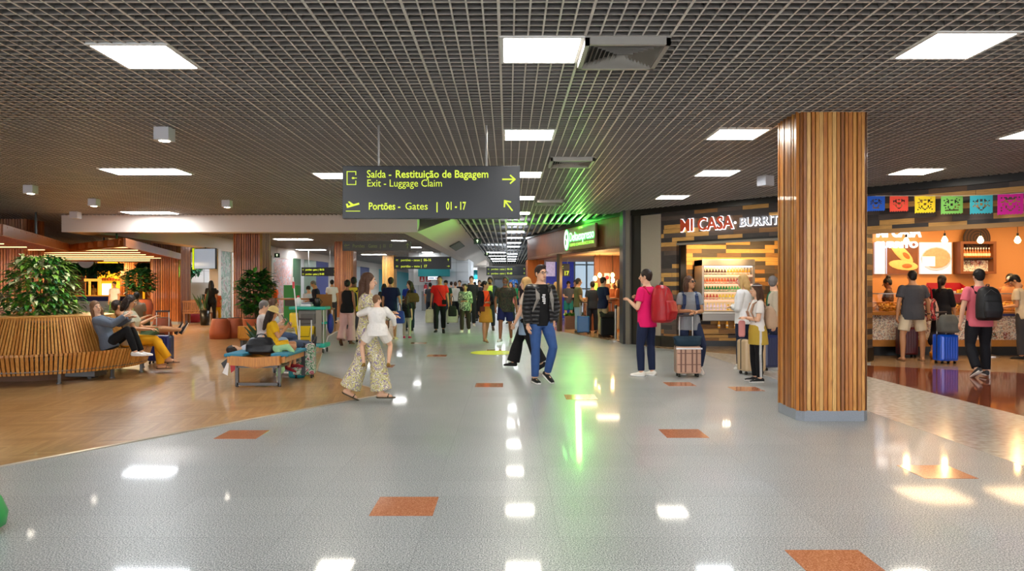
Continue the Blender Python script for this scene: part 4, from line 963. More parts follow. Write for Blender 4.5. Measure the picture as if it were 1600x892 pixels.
# plain pots, snake plant
for x, y, s_, l, m in ((-8.0, 20.0, 1, 'short orange planter pot left of the slatted column, nearest the walkway', m_terra), (-7.72, 20.35, .95, 'orange planter pot partly behind the slatted column base', m_terra), (-9.9, 20.6, 1.0, 'square edged brown planter behind the seated woman in beige', m_terra2)):
    r = thing('planter_pot', l, 'planter', (x, y, 0)); pot(r, [(.27, 0), (.29, .2), (.22, .52), (.2, .56)], m)
def snake(label, x, y, pr, n, L, seed, lean=0.0):
    r = thing('snake_plant', label, 'plant', (x, y, 0)); q = MB(); rnd = random.Random(seed)
    if pr: pot(r, pr, m_black)
    zt = pr[-1][1] if pr else .0
    for i in range(n): leafq(q, (rnd.gauss(0, .06), rnd.gauss(0, .05), zt), (rnd.gauss(lean, .3), rnd.gauss(0, .2), 1), L*rnd.uniform(.6, 1.1), .09, rnd.randrange(2), .15, up=Vector((0, 1, .2)))
    q.build('leaves', [L_['snake'], L_['dark']], r); return r
snake('snake plant in a black pot beside the woman in black', -11.3, 26.8, [(.14, 0), (.17, .55)], 12, .75, 3)
snake('dark spiky plant leaning left behind the lying boy', -4.55, 13.5, [(.1, 0), (.12, .3)], 14, .62, 4, -.9)

# ================================================================== round slatted bench
def round_bench(x, y, R=1.65):
    r = thing('round_slatted_bench', 'large round slatted wooden bench around the variegated tree', 'bench', (x, y, 0)); rnd = random.Random(4)
    n = 168; s = MB()
    prof = [(R, .10, .44), ]
    for i in range(n):
        a = 2*PI*i/n; M = Matrix.Rotation(a, 4, 'Z'); t = .5*2*PI*R/n*.64; mi = rnd.randrange(2)
        # front slat hanging from the seat edge, leaning inward
        s.add([(R-.10, -t, .15), (R-.10, t, .15), (R, t, .46), (R, -t, .46), (R-.15, -t, .15), (R-.15, t, .15), (R-.06, t, .43), (R-.06, -t, .43)], [(0, 1, 2, 3), (7, 6, 5, 4), (0, 4, 5, 1), (3, 2, 6, 7), (0, 3, 7, 4), (1, 5, 6, 2)], mi, M)
        # seat slat
        s.add([(1.28, -t*.78, .41), (R, -t, .43), (R, t, .43), (1.28, t*.78, .41), (1.28, -t*.78, .435), (R, -t, .465), (R, t, .465), (1.28, t*.78, .435)], [(0, 3, 2, 1), (4, 5, 6, 7), (0, 1, 5, 4), (2, 3, 7, 6), (1, 2, 6, 5), (3, 0, 4, 7)], mi, M)
        # back slat
        s.add([(1.26, -t*.78, .42), (1.30, -t*.78, .42), (1.30, t*.78, .42), (1.26, t*.78, .42), (1.00, -t*.62, .99), (1.04, -t*.62, .99), (1.04, t*.62, .99), (1.00, t*.62, .99)], [(0, 3, 2, 1), (4, 5, 6, 7), (0, 1, 5, 4), (2, 3, 7, 6), (1, 2, 6, 5), (3, 0, 4, 7)], mi, M)
    so = s.build('slats', BENCHW, r); fix(so.data); so['kind'] = 'stuff'
    q = [MB(), MB(), MB()]; m = 56
    for i in range(m):
        a = 2*PI*i/m; b_ = 2*PI*(i+1)/m
        for q_, (rr, z, w_) in zip(q, ((1.45, .38, .03), (1.02, .92, .02), (1.55, .2, .02))): q_.cyl((math.cos(a)*rr, math.sin(a)*rr, z), (math.cos(b_)*rr, math.sin(b_)*rr, z), w_, n=6, cap=False)
    for q_ in q: q_.build('steel_ring', mat('bench_steel', '#5c5a58', .4, .6), r)
    q = MB().loft([(0, 0, .0, .95, .95), (0, 0, .72, .95, .95)], n=48); q.build('planter_wall', mat('planter_brown', '#6b4526', .6), r)
    MB().cyl((0, 0, .72), (0, 0, .76), .9, n=40).build('soil', m_soil, r)
    MB().loft([(0, 0, .93, 1.03, 1.03), (0, 0, .99, 1.05, 1.05), (0, 0, 1.0, .9, .9)], n=56).build('top_rail', BENCHW[0], r)
    for i in range(12):
        a = 2*PI*(i+.35)/12; M = Matrix.Rotation(a, 4, 'Z')
        MB().box(1.50, 1.54, -.02, .02, 0, .38, 0, M).cyl((1.52, 0, 0), (1.52, 0, .02), .04, n=8, M=M).build('leg', mat('bench_steel', '#5c5a58', .4, .6), r)
    return r
round_bench(-7.75, 12.0)
r = thing('floor_socket_box', 'dark metal box on the floor under the round bench front', 'floor box', (-6.85, 11.55, 0)); 
MB().bbox(-.3, .3, -.15, .2, .03, .16, .01).build('casing', mat('bench_steel', '#5c5a58', .4, .6), r); MB().box(-.22, -.16, -.1, .1, 0, .03).box(.16, .22, -.1, .1, 0, .03).build('feet', m_black, r)
# small curved lounge bench (end towards the camera)
r = thing('lounge_bench', 'curved wooden lounge bench with blue pads on a steel frame, end towards the viewer', 'bench', (-3.66, 11.2, 0))
m_lw2 = wood('lounge_wood', '#a8691f', '#c9892f', .3); m_bpad = mat('pad_blue', '#2d7f9c', .6); m_fs = mat('bench_steel', '#5c5a58', .4, .6)
sec = [(-.42, .45), (-.0, .36), (.42, .45), (.42, .36), (0, .27), (-.42, .36)]; ya, yb = -.75, 1.1
n = 6; vs = [(x, ya, z) for x, z in sec]+[(x, yb, z) for x, z in sec]
o = MB().add(vs, [tuple(range(n)), tuple(range(2*n-1, n-1, -1))]+[((i+1) % n, i, n+i, n+(i+1) % n) for i in range(n)]).build('seat_shell', m_lw2, r); fix(o.data)
o = MB().add([(-.36, -.82, .33), (0, -.84, .31), (0, -.84, .44), (-.36, -.82, .46), (.36, -.82, .33), (.36, -.82, .46), (-.36, -.74, .33), (0, -.74, .31), (0, -.74, .44), (-.36, -.74, .46), (.36, -.74, .33), (.36, -.74, .46)],
   [(0, 1, 2, 3), (1, 4, 5, 2), (6, 9, 8, 7), (7, 8, 11, 10), (3, 2, 8, 9), (2, 5, 11, 8), (0, 6, 7, 1), (1, 7, 10, 4), (0, 3, 9, 6), (4, 10, 11, 5)]).build('end_panel', m_lw2, r); fix(o.data)
MB().bbox(-.48, -.2, ya+.02, yb, .44, .49, .02).bbox(.2, .46, ya+.02, yb, .44, .49, .02).build('seat_pads', m_bpad, r)
q = MB()
for y in (-.68, 1.0):
    for x in (-.30, .32): q.box(x-.022, x+.022, y-.02, y+.02, .02, .36)
    q.box(-.30, .32, y-.02, y+.02, .28, .32).box(-.30, .32, y-.02, y+.02, .02, .06)
q.box(-.32, -.28, -.68, 1.0, .28, .31).box(.3, .34, -.68, 1.0, .28, .31)
q.build('frame', m_fs, r)
for x in (-.30, .32):
    for y in (-.68, 1.0): MB().cyl((x, y, 0), (x, y, .02), .025, n=8).build('foot', m_black, r)
r = thing('wooden_bench', 'orange wooden lounge seat behind the lying boy', 'bench', (-5.1, 14.6, 0))
MB().bbox(-.38, .38, -.03, .05, .4, .66, .02).build('backrest', m_lw2, r); MB().bbox(-.38, .38, .05, .6, .36, .42, .02).build('seat', m_lw2, r)
for x in (-.32, .32): MB().box(x-.03, x+.03, .05, .5, 0, .36).build('leg', m_fs, r)

# wooden chairs / bench and table at the left back, far round bench
def slat_bench(label, x, y, w, rz=0, group=None):
    r = thing('slatted_bench', label, 'bench', (x, y, 0), rz, group); q = MB(); n = int(w/.075)
    for i in range(n): q.box(-w/2+i*w/n, -w/2+i*w/n+.045, .42, .45, .45, .88)
    q.box(-w/2, w/2, .44, .47, .84, .9).box(-w/2, w/2, .43, .46, .5, .54); q.build('backrest', CHAIRW, r)
    MB().box(-w/2, w/2, -.05, .45, .40, .45).build('seat', CHAIRW, r)
    for sx_ in (-w/2+.05, w/2-.05):
        for sy in (0, .4): MB().box(sx_-.035, sx_+.035, sy-.03, sy+.03, 0, .4).build('leg', CHAIRW, r)
    return r
slat_bench('slatted wooden bench in front of the mint green wall', -11.92, 27.9, 1.0, PI)
slat_bench('second slatted bench left of the red stool, by the mint wall', -13.5, 30.4, 1.1, PI)
r = thing('stool', 'dark pink stool under the bench by the mint wall', 'stool', (-12.6, 28.9, 0)); MB().loft([(0, 0, .0, .22, .22), (0, 0, .1, .26, .26), (0, 0, .42, .24, .24)], n=16).build('stool_body', mat('stool_red', '#a8283c', .6), r, True); MB().cyl((0, 0, .42), (0, 0, .46), .23, n=16).build('cushion', mat('stool_red2', '#8a1f30', .7), r)
r = thing('cafe_table', 'small table with a machine beside the woman in black', 'table', (-12.2, 29.9, 0)); MB().box(-.6, .6, -.3, .3, .86, .9).build('table_top', CHAIRW, r)
for a in (-.5, .5): MB().box(a-.03, a+.03, -.2, .2, 0, .86).build('leg', CHAIRW, r)
r = thing('coffee_machine', 'dark coffee machine on the small table by the mint wall', 'appliance', (-12.45, 29.9, .9)); MB().bbox(-.22, .22, -.15, .15, 0, .22, .02).build('body', m_black, r); MB().cyl((.5, 0, 0), (.5, 0, .3), .03, n=8).build('tap', mat('steel', '#b8b4ae', .3, .8), r)
for i, (x, y, w, l) in enumerate(((-11.6, 16.6, 2.4, 'dark slatted seat row behind the round bench on which people recline'), (-15.8, 21.5, 2.2, 'slatted seat row at the far left behind the tree'), (-13.0, 19.8, 1.8, 'pale slatted seat row beyond the reclining people'))):
    slat_bench(l, x, y, w, PI*.96)

# ================================================================== stanchions, kiosk planters, pendants
m_st2 = mat('steel', '#b8b4ae', .3, .8)
def stanchion(x, y, label, h=.95):
    r = thing('stanchion_post', label, 'stanchion', (x, y, 0), 0, 'steel queue posts'); MB().cyl((0, 0, 0), (0, 0, .02), .19, n=24).loft([(0, 0, .02, .17, .17), (0, 0, .05, .04, .04)], n=24).build('base', m_st2, r)
    MB().cyl((0, 0, .04), (0, 0, h), .032, n=14).build('post', m_st2, r); MB().cyl((0, 0, h-.09), (0, 0, h+.01), .042, n=14).build('belt_head', mat('stanchion_head', '#3a3836', .4), r)
stanchion(*G(962, 532.5), 'steel queue post with a round base beside the black suitcase'); stanchion(*G(977, 526), 'steel queue post further in, by the woman in beige trousers')
stanchion(*G(1546, 557), 'steel queue post before the counter, right of the man in pink'); 
r = thing('queue_belt', 'dark blue belt stretched across the right edge before the counter', 'belt', (10.05, 14.6, .86)); MB().box(-.45, 1.6, -.004, .004, 0, .05).build('webbing', mat('belt_blue', '#232a5c', .6), r); MB().box(1.55, 1.62, -.03, .03, -.86, .1).build('end_post', m_st2, r)
for px, l in ((897, 'brown planter box of green plants at the kiosk front, left one'), (921, 'brown planter box of green plants behind the man in olive')):
    x, y = G(px, 516); r = thing('planter_box', l, 'planter', (x, y+.6, 0), .0); MB().bbox(-.25, .23, -.14, .14, .0, .46, .01).build('box', mat('planter_box_brown', '#6b4a38', .5), r)
    q = MB(); rnd = random.Random(px)
    for i in range(260): leafq(q, (rnd.uniform(-.23, .22), rnd.uniform(-.12, .12), .42), (rnd.gauss(0, .7), rnd.gauss(-.2, .7), 1), rnd.uniform(.08, .2), .07, rnd.randrange(3), .6)
    q.build('leaves', [L_['mid'], L_['light'], L_['deep']], r)
pk = None
for i, (px, py, l) in enumerate(((930, 435, 'left glowing bulb in the coffee kiosk'), (937, 430, 'second glowing bulb in the coffee kiosk'), (957, 430, 'glowing bulb right of the man in navy in the kiosk'), (957.5, 438, 'lower glowing bulb in the coffee kiosk'))):
    x, y, z = at(px, py, 23.5)
    if pk is None:
        p = pk = thing('pendant_bulb', l, 'pendant light', (x, y, z), 0, 'glowing bulbs in the coffee kiosk'); MB().cyl((0, 0, .05), (0, 0, .8), .006, n=5).build('cord', m_black, pk); MB().ell((0, 0, 0), (.06, .06, .08)).build('bulb', m_bulb, pk, True)
    else: p = copy_tree(pk); p.location = (x, y, z); p['label'] = l
point('kiosk_bulb_light', at(940, 436, 23.2), 25, (1, .6, .25), .15)
r = thing('kiosk_counter', 'wooden coffee counter behind the people inside the kiosk', 'counter', (3.4, 23.6, 0)); MB().bbox(-.9, 1.1, 0, .5, .0, 1.02, .01).build('body', m_fw, r); MB().bbox(-.95, 1.15, -.05, .55, 1.02, 1.07, .01).build('worktop', mat('kiosk_top', '#c8925a', .4), r)
r = thing('lit_menu_sign', 'small green lit sign in the coffee kiosk', 'sign', at(928, 456, 24.4)); MB().bbox(-.11, .12, -.02, .02, -.15, .3, .005).build('panel', mat('green_panel', '#6fd02c', .5, emit=1.2), r); MB().box(-.02, .02, 0, .02, -.9, -.15).build('stand', m_black, r)
r = thing('notice_sign', 'small red and white notice on the kiosk core wall', 'sign', at(948.5, 435, 24.58)); MB().box(-.09, .09, 0, .02, -.18, .18).build('plate', m_wp, r); MB().cyl((0, -.01, .03), (0, 0, .03), .07, n=16).build('symbol', m_redp, r)
# high chair, tables for the seated men on the left
m_chw = mat('chair_tan', '#a9763f', .5)
r = thing('bar_chair', 'tall tan wooden bar chair beside the seated man in navy', 'chair', (*G(532, 520), 0)); r.location = (-5.9, 23.3, 0)
MB().bbox(-.25, .25, -.2, .2, .70, .75, .01).build('seat', m_chw, r); MB().bbox(-.25, .25, -.22, -.18, .75, 1.2, .01).build('backrest', m_chw, r)
for a in (-.2, .2):
    for b_ in (-.17, .17): MB().cyl((a*1.25, b_*1.2, 0), (a, b_, .7), .02, n=6).build('leg', m_chw, r)
MB().cyl((-.22, -.19, .25), (.22, -.19, .25), .012, n=6).build('footrest', m_chw, r)
r = thing('work_table', 'long table the two seated men lean on', 'table', (-7.4, 25.4, 0)); MB().box(-1.3, .75, -.25, .35, .98, 1.03).build('table_top', m_chw, r)
for a in (-1.15, .6): MB().box(a-.04, a+.04, -.05, .2, 0, .98).build('leg', m_fs, r)
r = thing('green_recycling_bin', 'green recycling unit beside the pink mural, behind the cleaning cart', 'bin', (*G(463, 512), 0)); r.location = (-8.3, 27.6, 0)
MB().bbox(-.25, .3, -.2, .2, 0, 1.5, .02).build('bin_body', mat('bin_green', '#12803c', .5), r); MB().box(-.2, .25, -.21, -.2, .7, 1.0).build('opening', m_black, r)
# ================================================================== cleaning cart
m_tq = mat('cart_turquoise', '#12a690', .4); m_cg = mat('cart_grey', '#6f6c66', .5); m_cy = mat('cart_yellow', '#e8c51c', .4)
cxp = thing('cleaning_cart', 'cleaning cart with turquoise trays, grey bin and yellow mop bucket', 'cart', (-4.37, 15.9, 0), .0); cxp.scale = (.66, .8, 1.03)
MB().bbox(-.62, .60, -.3, .3, .92, .99, .03).build('top_tray', m_tq, cxp); MB().bbox(-.66, .58, -.32, .32, .12, .21, .03).build('bottom_tray', m_tq, cxp)
MB().bbox(-.34, .40, -.22, .22, .55, .92, .04).bbox(-.24, .24, -.25, -.2, .62, .84, .02, 1).build('grey_bin', [m_cg, mat('cart_grey_dark', '#57544e', .5)], cxp)
MB().bbox(.26, .46, -.26, .26, .21, .93, .02).build('side_cabinet', mat('cart_beige', '#8a8478', .5), cxp)
q = MB().loft([(-.12, -.06, .23, .24, .2), (-.12, -.06, .52, .33, .24), (-.12, -.06, .58, .34, .25)], n=4*4, sq=.35); q.build('mop_bucket', m_cy, cxp)
MB().tube([(-.32, -.32, .54), (-.3, -.36, .36), (.08, -.36, .36), (.1, -.32, .54)], .008, 5).build('bucket_handle', m_black, cxp)
MB().bbox(-.6, -.34, -.3, -.1, .55, .86, .05).build('wringer', m_cy, cxp)
MB().cyl((.53, -.27, .2), (.53, -.27, .92), .018, n=8).build('post', m_st2, cxp); MB().bbox(.38, .6, -.24, .24, .62, .66, .01).build('side_band', m_tq, cxp)
bl = MB().ell((.68, 0, .62), (.11, .14, .22)); bl.build('blue_bag', mat('bag_blue', '#1c2a78', .7), cxp, True)
for x in (-.5, .5):
    for y in (-.22, .22):
        w = MB().cyl((x-.02, y, .05), (x+.02, y, .05), .05, n=12).build('wheel', m_black, cxp); MB().box(x-.015, x+.015, y-.015, y+.015, .06, .13).build('caster_fork', m_st2, w)
def on(name, label, cat, loc, fn): r = thing(name, label, cat, loc); fn(r)
on('spray_bottle', 'white bottle standing on the cleaning cart top', 'bottle', (-4.62, 15.85, 1.02), lambda r: (MB().loft([(0, 0, 0, .06, .05), (0, 0, .16, .06, .05), (0, 0, .2, .02, .02)], n=10).build('bottle', m_wp, r, True), MB().box(-.03, .03, -.01, .01, .2, .24).build('nozzle', m_redp, r)))
on('black_jug', 'black jug standing on the right of the cleaning cart top', 'jug', (-4.18, 15.8, 1.02), lambda r: (MB().loft([(0, 0, 0, .06, .06), (0, 0, .16, .06, .06), (0, 0, .19, .03, .03)], n=12).build('body', m_black, r, True), MB().tube([(.06, 0, .15), (.1, 0, .1), (.06, 0, .04)], .008, 5).build('handle', m_black, r)))
on('folded_cloths', 'pale folded cloths lying on the cleaning cart top', 'cloth', (-4.42, 15.82, 1.02), lambda r: (MB().bbox(-.12, .12, -.1, .1, 0, .05, .015).build('lower_cloth', m_wp, r), MB().bbox(-.1, .1, -.09, .09, .05, .09, .015).build('upper_cloth', mat('cloth_grey', '#8a8f98', .8), r)))
on('mop', 'long pale mop handle with a red and white clip, standing before the cleaning cart', 'mop', (-4.55, 15.4, 0), lambda r: (MB().cyl((.1, 0, .06), (-.05, 0, 1.66), .013, n=8).build('pole', m_wp, r), MB().box(-.06, -.02, -.02, .02, 1.42, 1.56).build('red_clip', m_redp, r), MB().bbox(-.1, .3, -.06, .06, 0, .06, .02).build('mop_head', m_wp, r)))
# green rounded bag cut by the left edge
r = thing('green_bag', 'rounded green bag just entering the left edge of the photo on the grey floor', 'bag', (-3.24, 4.3, 0)); q = MB(); q.loft([(0, 0, 0, .15, .12), (0, 0, .04, .215, .17), (0, 0, .11, .225, .18), (0, 0, .2, .19, .15), (0, 0, .26, .1, .08), (0, 0, .27, .04, .03)], n=24); q.build('body', mat('bag_green', '#2f9a4c', .4), r, True)
MB().tube([(-.08, 0, .25), (-.05, 0, .32), (.05, 0, .32), (.08, 0, .25)], .012, 6).build('handle', mat('bag_green_dark', '#0f4a1c', .5), r)
# ================================================================== people
SKIN = {'light': '#e0b090', 'tan': '#c08a62', 'olive': '#cc9a74', 'brown': '#8f5c3c', 'dark': '#6a412a'}
HAIRC = {'black': '#15100d', 'dark': '#2a1c14', 'brown': '#4a2f1e', 'blond': '#c09a60', 'grey': '#6f6864', 'ltbrown': '#7a5638'}
m_eye = mat('eye_dark', '#1a120e', .2); m_eyew = mat('eye_white', '#e9e4de', .3); m_lip = mat('lips', '#a8584c', .5)
def V(*a): return Vector(a)
def cloth(c, rough=.8):
    if not isinstance(c, str): return c
    return mat('cloth_'+c.lstrip('#'), c, rough, bump=(14, .5), spec=.25)
def interp(tab, z):
    if z <= tab[0][0]: return tab[0][1:]
    for a, b in zip(tab, tab[1:]):
        if z <= b[0]:
            t = (z-a[0])/(b[0]-a[0]); return tuple(p+(q-p)*t for p, q in zip(a[1:], b[1:]))
    return tab[-1][1:]
TOR = {'m': [(-.12, .13, .10, 0), (-.03, .165, .115, -.01), (.05, .162, .11, 0), (.16, .148, .105, .005), (.30, .168, .115, .005), (.40, .182, .113, 0), (.47, .165, .095, -.005), (.52, .09, .07, -.005), (.55, .06, .058, -.0), (.62, .055, .056, .012)],
       'f': [(-.12, .13, .10, 0), (-.03, .175, .12, -.012), (.05, .16, .108, -.003), (.16, .122, .09, .0), (.28, .138, .115, .012), (.34, .148, .118, .012), (.40, .155, .10, 0), (.46, .14, .085, -.005), (.51, .08, .06, -.005), (.54, .05, .05, 0), (.62, .047, .048, .012)]}
def vec(a, sgn):
    v = Vector(a); v.x *= sgn; return v.normalized()
STAND = dict(legs=(((.06, .02, -1), (.0, -.03, -1)), ((.06, .02, -1), (.0, -.03, -1))))
WALK = dict(legs=(((.02, .40, -1), (0, .0, -1)), ((.02, -.14, -1), (0, -.52, -1))))
WALK2 = dict(legs=(((.02, -.14, -1), (0, -.55, -1)), ((.02, .36, -1), (0, .02, -1))))
DOWN = ((.16, .0, -1), (.03, .16, -1)); FWD = ((.1, .12, -1), (-.25, 1, .02)); FOLD = ((.12, .15, -1), (-.75, .65, .1)); POCKET = ((.42, -.12, -1), (-.25, .28, -1)); UP = ((.2, .35, -1), (-.2, .45, 1)); BACKW = ((.12, -.3, -1), (.04, -.05, -1)); SWING = ((.14, .3, -1), (.0, .45, -1))
PALL = []
def person(label, x, y, h=1.7, face=0, sex='m', skin='olive', hair=('short', 'dark'), top=None, bottom=None, shoes='#222222', legs=None, arms=(DOWN, DOWN), lean=(0, 0, 1), head=(0, 0),
           seat=None, z=None, jacket=None, extras=(), build=1.0, vox=None, sandals=False, hands=(None, None), lie=None, foot=(None, None)):
    """x,y feet centre; face: 0 away from the viewer, 180 towards, 90 left, -90 right"""
    dist = max(3, y); vox = vox or min(.019, max(.0075, dist*.00078)); S = h/1.75; fine = dist < 14
    r = thing('person', label, 'person', (x, y, 0), math.radians(face)); r.scale = (S, S, S)
    sk = mat('skin_'+skin, SKIN[skin], .5, spec=.4); tor = [(z_, rx*build, ry*build, yo) for z_, rx, ry, yo in TOR[sex]]
    legs = legs or STAND['legs']; UL, FL_, TH, SH = .285, .25, .425, .42
    T = Matrix.Rotation(0, 4, 'Z')
    if tuple(lean) != (0, 0, 1): T = V(0, 0, 1).rotation_difference(Vector(lean).normalized()).to_matrix().to_4x4()
    jt = {}
    for i, sg in ((0, 1), (1, -1)):
        hp = V(.088*build*sg, 0, -.02); kn = hp+vec(legs[i][0], sg)*TH; an = kn+vec(legs[i][1], sg)*SH; jt['leg', i] = (hp, kn, an)
        sx_ = (.175 if sex == 'm' else .15)*build; shd = T @ V(sx_*sg, -.005, .445)
        ud = T.to_3x3() @ vec(arms[i][0], sg); fd = T.to_3x3() @ vec(arms[i][1], sg); el = shd+ud*UL; wr = el+fd*FL_; jt['arm', i] = (shd, el, wr, fd)
    feet = []
    for i, sg in ((0, 1), (1, -1)):
        hp, kn, an = jt['leg', i]; sd = (an-kn).normalized()
        if foot[i] is not None: fdv = Vector(foot[i]).normalized()
        else:
            pitch = max(0, -sd.y)*1.25 if sd.z < -.3 else .25
            pitch = 0 if pitch < .12 else pitch; fdv = V(.13*sg, math.cos(pitch), -math.sin(pitch)).normalized()
        feet.append((an, fdv))
    # frame of each foot: origin under the ankle on the sole
    low = 1e9; FM = []
    for i, (an, fdv) in enumerate(feet):
        side = fdv.cross(V(0, 0, 1)); side = side.normalized() if side.length > .1 else V(1, 0, 0); upv = side.cross(fdv).normalized(); o = an-upv*.075
        M = Matrix(((side.x, fdv.x, upv.x, o.x), (side.y, fdv.y, upv.y, o.y), (side.z, fdv.z, upv.z, o.z), (0, 0, 0, 1))); FM.append(M)
        for p in ((0, -.065, 0), (0, .17, 0)): low = min(low, (M @ Vector(p)).z)
    zoff = -low if seat is None and z is None else (z/S if z is not None else seat/S+.12)
    if lie is not None: base = lie
    else: base = Matrix.Translation((0, 0, zoff))
    if seat is None and lie is None:   # centre the feet under the given spot
        mx = sum((M.translation.x for M in FM))/2; my = sum((M.translation.y+.03 for M in FM))/2; base = Matrix.Translation((-mx, -my, 0)) @ base
    BT = base @ T
    H = BT @ Matrix.Translation((0, .022, .675)) @ Matrix.Rotation(math.radians(head[0]), 4, 'Z') @ Matrix.Rotation(math.radians(head[1]), 4, 'X')
    # ---- body
    b = MB(); b.loft([(0, yo, zz, rx, ry) for zz, rx, ry, yo in tor], 0, BT, 18)
    for i, sg in ((0, 1), (1, -1)):
        hp, kn, an = jt['leg', i]; b.chain([hp+V(0, 0, .02), hp+(kn-hp)*.4, kn, kn+(an-kn)*.3+V(0, -.012, 0), an], [.088*build, .08*build, .054, .056, .036], 0, base, 12)
        F_ = base @ FM[i]; b.chain([(0, -.035, .04), (0, .05, .035), (0, .13, .022)], [.036, .034, .022], 0, F_, 10)
        sh_, el, wr, fd = jt['arm', i]; b.ell(sh_, .052*build, 0, base); b.chain([sh_, sh_+(el-sh_)*.45, el, el+(wr-el)*.3, wr], [.052*build, .046*build, .037, .038, .026], 0, base, 10)
        # palm
        hd = Vector(hands[i]).normalized() if hands[i] else fd
        q = hd.to_track_quat('Y', 'Z').to_matrix(); b.ell(wr+hd*.045, (.036, .052, .017), 0, base, R=q)
    b.ell((0, -.008, .02), (.077, .095, .098), 0, H, 16, 10); b.ell((0, .018, -.045), (.057, .068, .07), 0, H, 14, 8); b.ell((0, .045, -.088), (.028, .03, .024), 0, H)
    b.chain([(0, -.01, -.05), (0, -.03, -.13)], [.052, .05], 0, H)
    me = remesh(b, vox, 3); me.name = 'body'
    # ---- features added to the same mesh: nose, ears, eyes, lips, fingers
    f = MB()
    f.cyl((0, .083, .012), (0, .106, -.03), .009, .016, 8, 0, H); f.ell((0, .1, -.033), (.017, .013, .011), 0, H, 8, 6)
    for sg in (1, -1):
        f.ell((.077*sg, -.008, -.008), (.009, .02, .032), 0, H, 8, 6)
        f.ell((.030*sg, .0795, .008), (.015, .009, .0075), 2, H, 8, 6); f.ell((.030*sg, .0865, .008), (.0062, .004, .0065), 1, H, 8, 6)
        f.box(.014*sg if sg > 0 else -.048, .048*sg if sg > 0 else -.014, .080, .091, .026, .032, 1, H)
    f.ell((0, .084, -.056), (.023, .008, .0075), 3, H, 8, 6)
    for i, sg in ((0, 1), (1, -1)):
        sh_, el, wr, fd = jt['arm', i]; hd = Vector(hands[i]).normalized() if hands[i] else fd
        inw = (V(-sg, .15, 0) if abs(hd.z) > .5 else V(0, 0, -1)); lat = hd.cross(inw).normalized(); inw = lat.cross(hd).normalized()
        for j, (o_, L) in enumerate(((-.027, .07), (-.009, .08), (.009, .076), (.026, .06))):
            p0 = wr+hd*.07+lat*o_; p1 = p0+hd*L*.5+inw*.008; p2 = p1+(hd*.7+inw*.7).normalized()*L*.5
            f.chain([p0, p1, p2], [.0095, .009, .0072], 0, base, 6)
        lt = lat if (lat.y > 0 or abs(lat.y) < .05) else -lat; p0 = wr+hd*.025+lt*.026; p1 = p0+(lt*.7+hd+inw*.4).normalized()*.04; p2 = p1+(hd+inw*.5).normalized()*.03
        f.chain([p0, p1, p2], [.012, .0105, .008], 0, base, 6)
    fm = bpy.data.meshes.new('f'); fm.from_pydata(f.v, [], f.f); fm.polygons.foreach_set('material_index', f.m); fm.polygons.foreach_set('use_smooth', [True]*len(f.m))
    for m_ in (sk, m_eye, m_eyew, m_lip): me.materials.append(m_)
    bm = bmesh.new(); bm.from_mesh(me); bm.from_mesh(fm); bm.to_mesh(me); bm.free(); bpy.data.meshes.remove(fm)
    link('body', me, r)
    # ---- clothes
    cv = vox*1.0
    def sleeves(mb, length, infl, cuff=0):
        for i in (0, 1):
            s0, el, wr, fd = jt['arm', i]
            if length == 'none': continue
            mb.ell(s0, .050*build+infl, 0, base)
            if length == 'short': e = s0+(el-s0)*.62; mb.chain([s0, e], [.051*build+infl, .050*build+infl*1.15], 0, base, 12, False)
            elif length == 'half': mb.chain([s0, el], [.056*build+infl, .045+infl], 0, base, 12)
            else:
                e = el+(wr-el)*(.95 if length == 'long' else .45); mb.chain([s0, s0+(el-s0)*.5, el, e], [.051*build+infl, .048*build+infl, .042+infl, .032+infl+cuff], 0, base, 12, False); mb.ell(el, .043+infl, 0, base)
    def torso_piece(mb, z0, z1, infl, flare=0):
        zs = [z0+(z1-z0)*k_/9 for k_ in range(10)]; secs = []
        for zz in zs:
            rx, ry, yo = interp(tor, max(zz, -.04)); t = max(0, (.16-zz)/.3); f_ = infl*(1 if zz < .47 else .7)
            if zz < .12: rx = max(rx, interp(tor, .0)[0]*.96)
            secs.append((0, yo, zz, rx+f_+flare*t, ry+f_*.9+flare*t*.8))
        mb.loft(secs, 0, BT, 20)
    def garment(name, spec, extra=0.0):
        c, slv, hem, infl = (list(spec)+[None]*4)[:4]; hem = -.1 if hem is None else hem; infl = .016 if infl is None else infl
        mb = MB(); torso_piece(mb, hem, .515, infl+extra, .012); sleeves(mb, slv, infl*.8+extra)
        return remeshed(mb, name, cloth(c), r, cv, 3)
    if top: garment('shirt', top)
    if jacket:
        c, slv, hem, infl, gap = jacket; mb = MB(); torso_piece(mb, hem, .51, infl, .012); sleeves(mb, slv, infl*.8, .004); me2 = remesh(mb, cv, 3)
        bm = bmesh.new(); bm.from_mesh(me2); inv = BT.inverted(); kill = []
        for fc in bm.faces:
            p = inv @ fc.calc_center_median()
            if abs(p.x) < gap*(1+max(0, .2-p.z)) and p.y > .03 and p.z < .56: kill.append(fc)
        bmesh.ops.delete(bm, geom=kill, context='FACES'); bmesh.ops.solidify(bm, geom=bm.faces[:], thickness=.006) if False else None
        bm.to_mesh(me2); bm.free(); me2.materials.append(cloth(c)); link('jacket', me2, r)
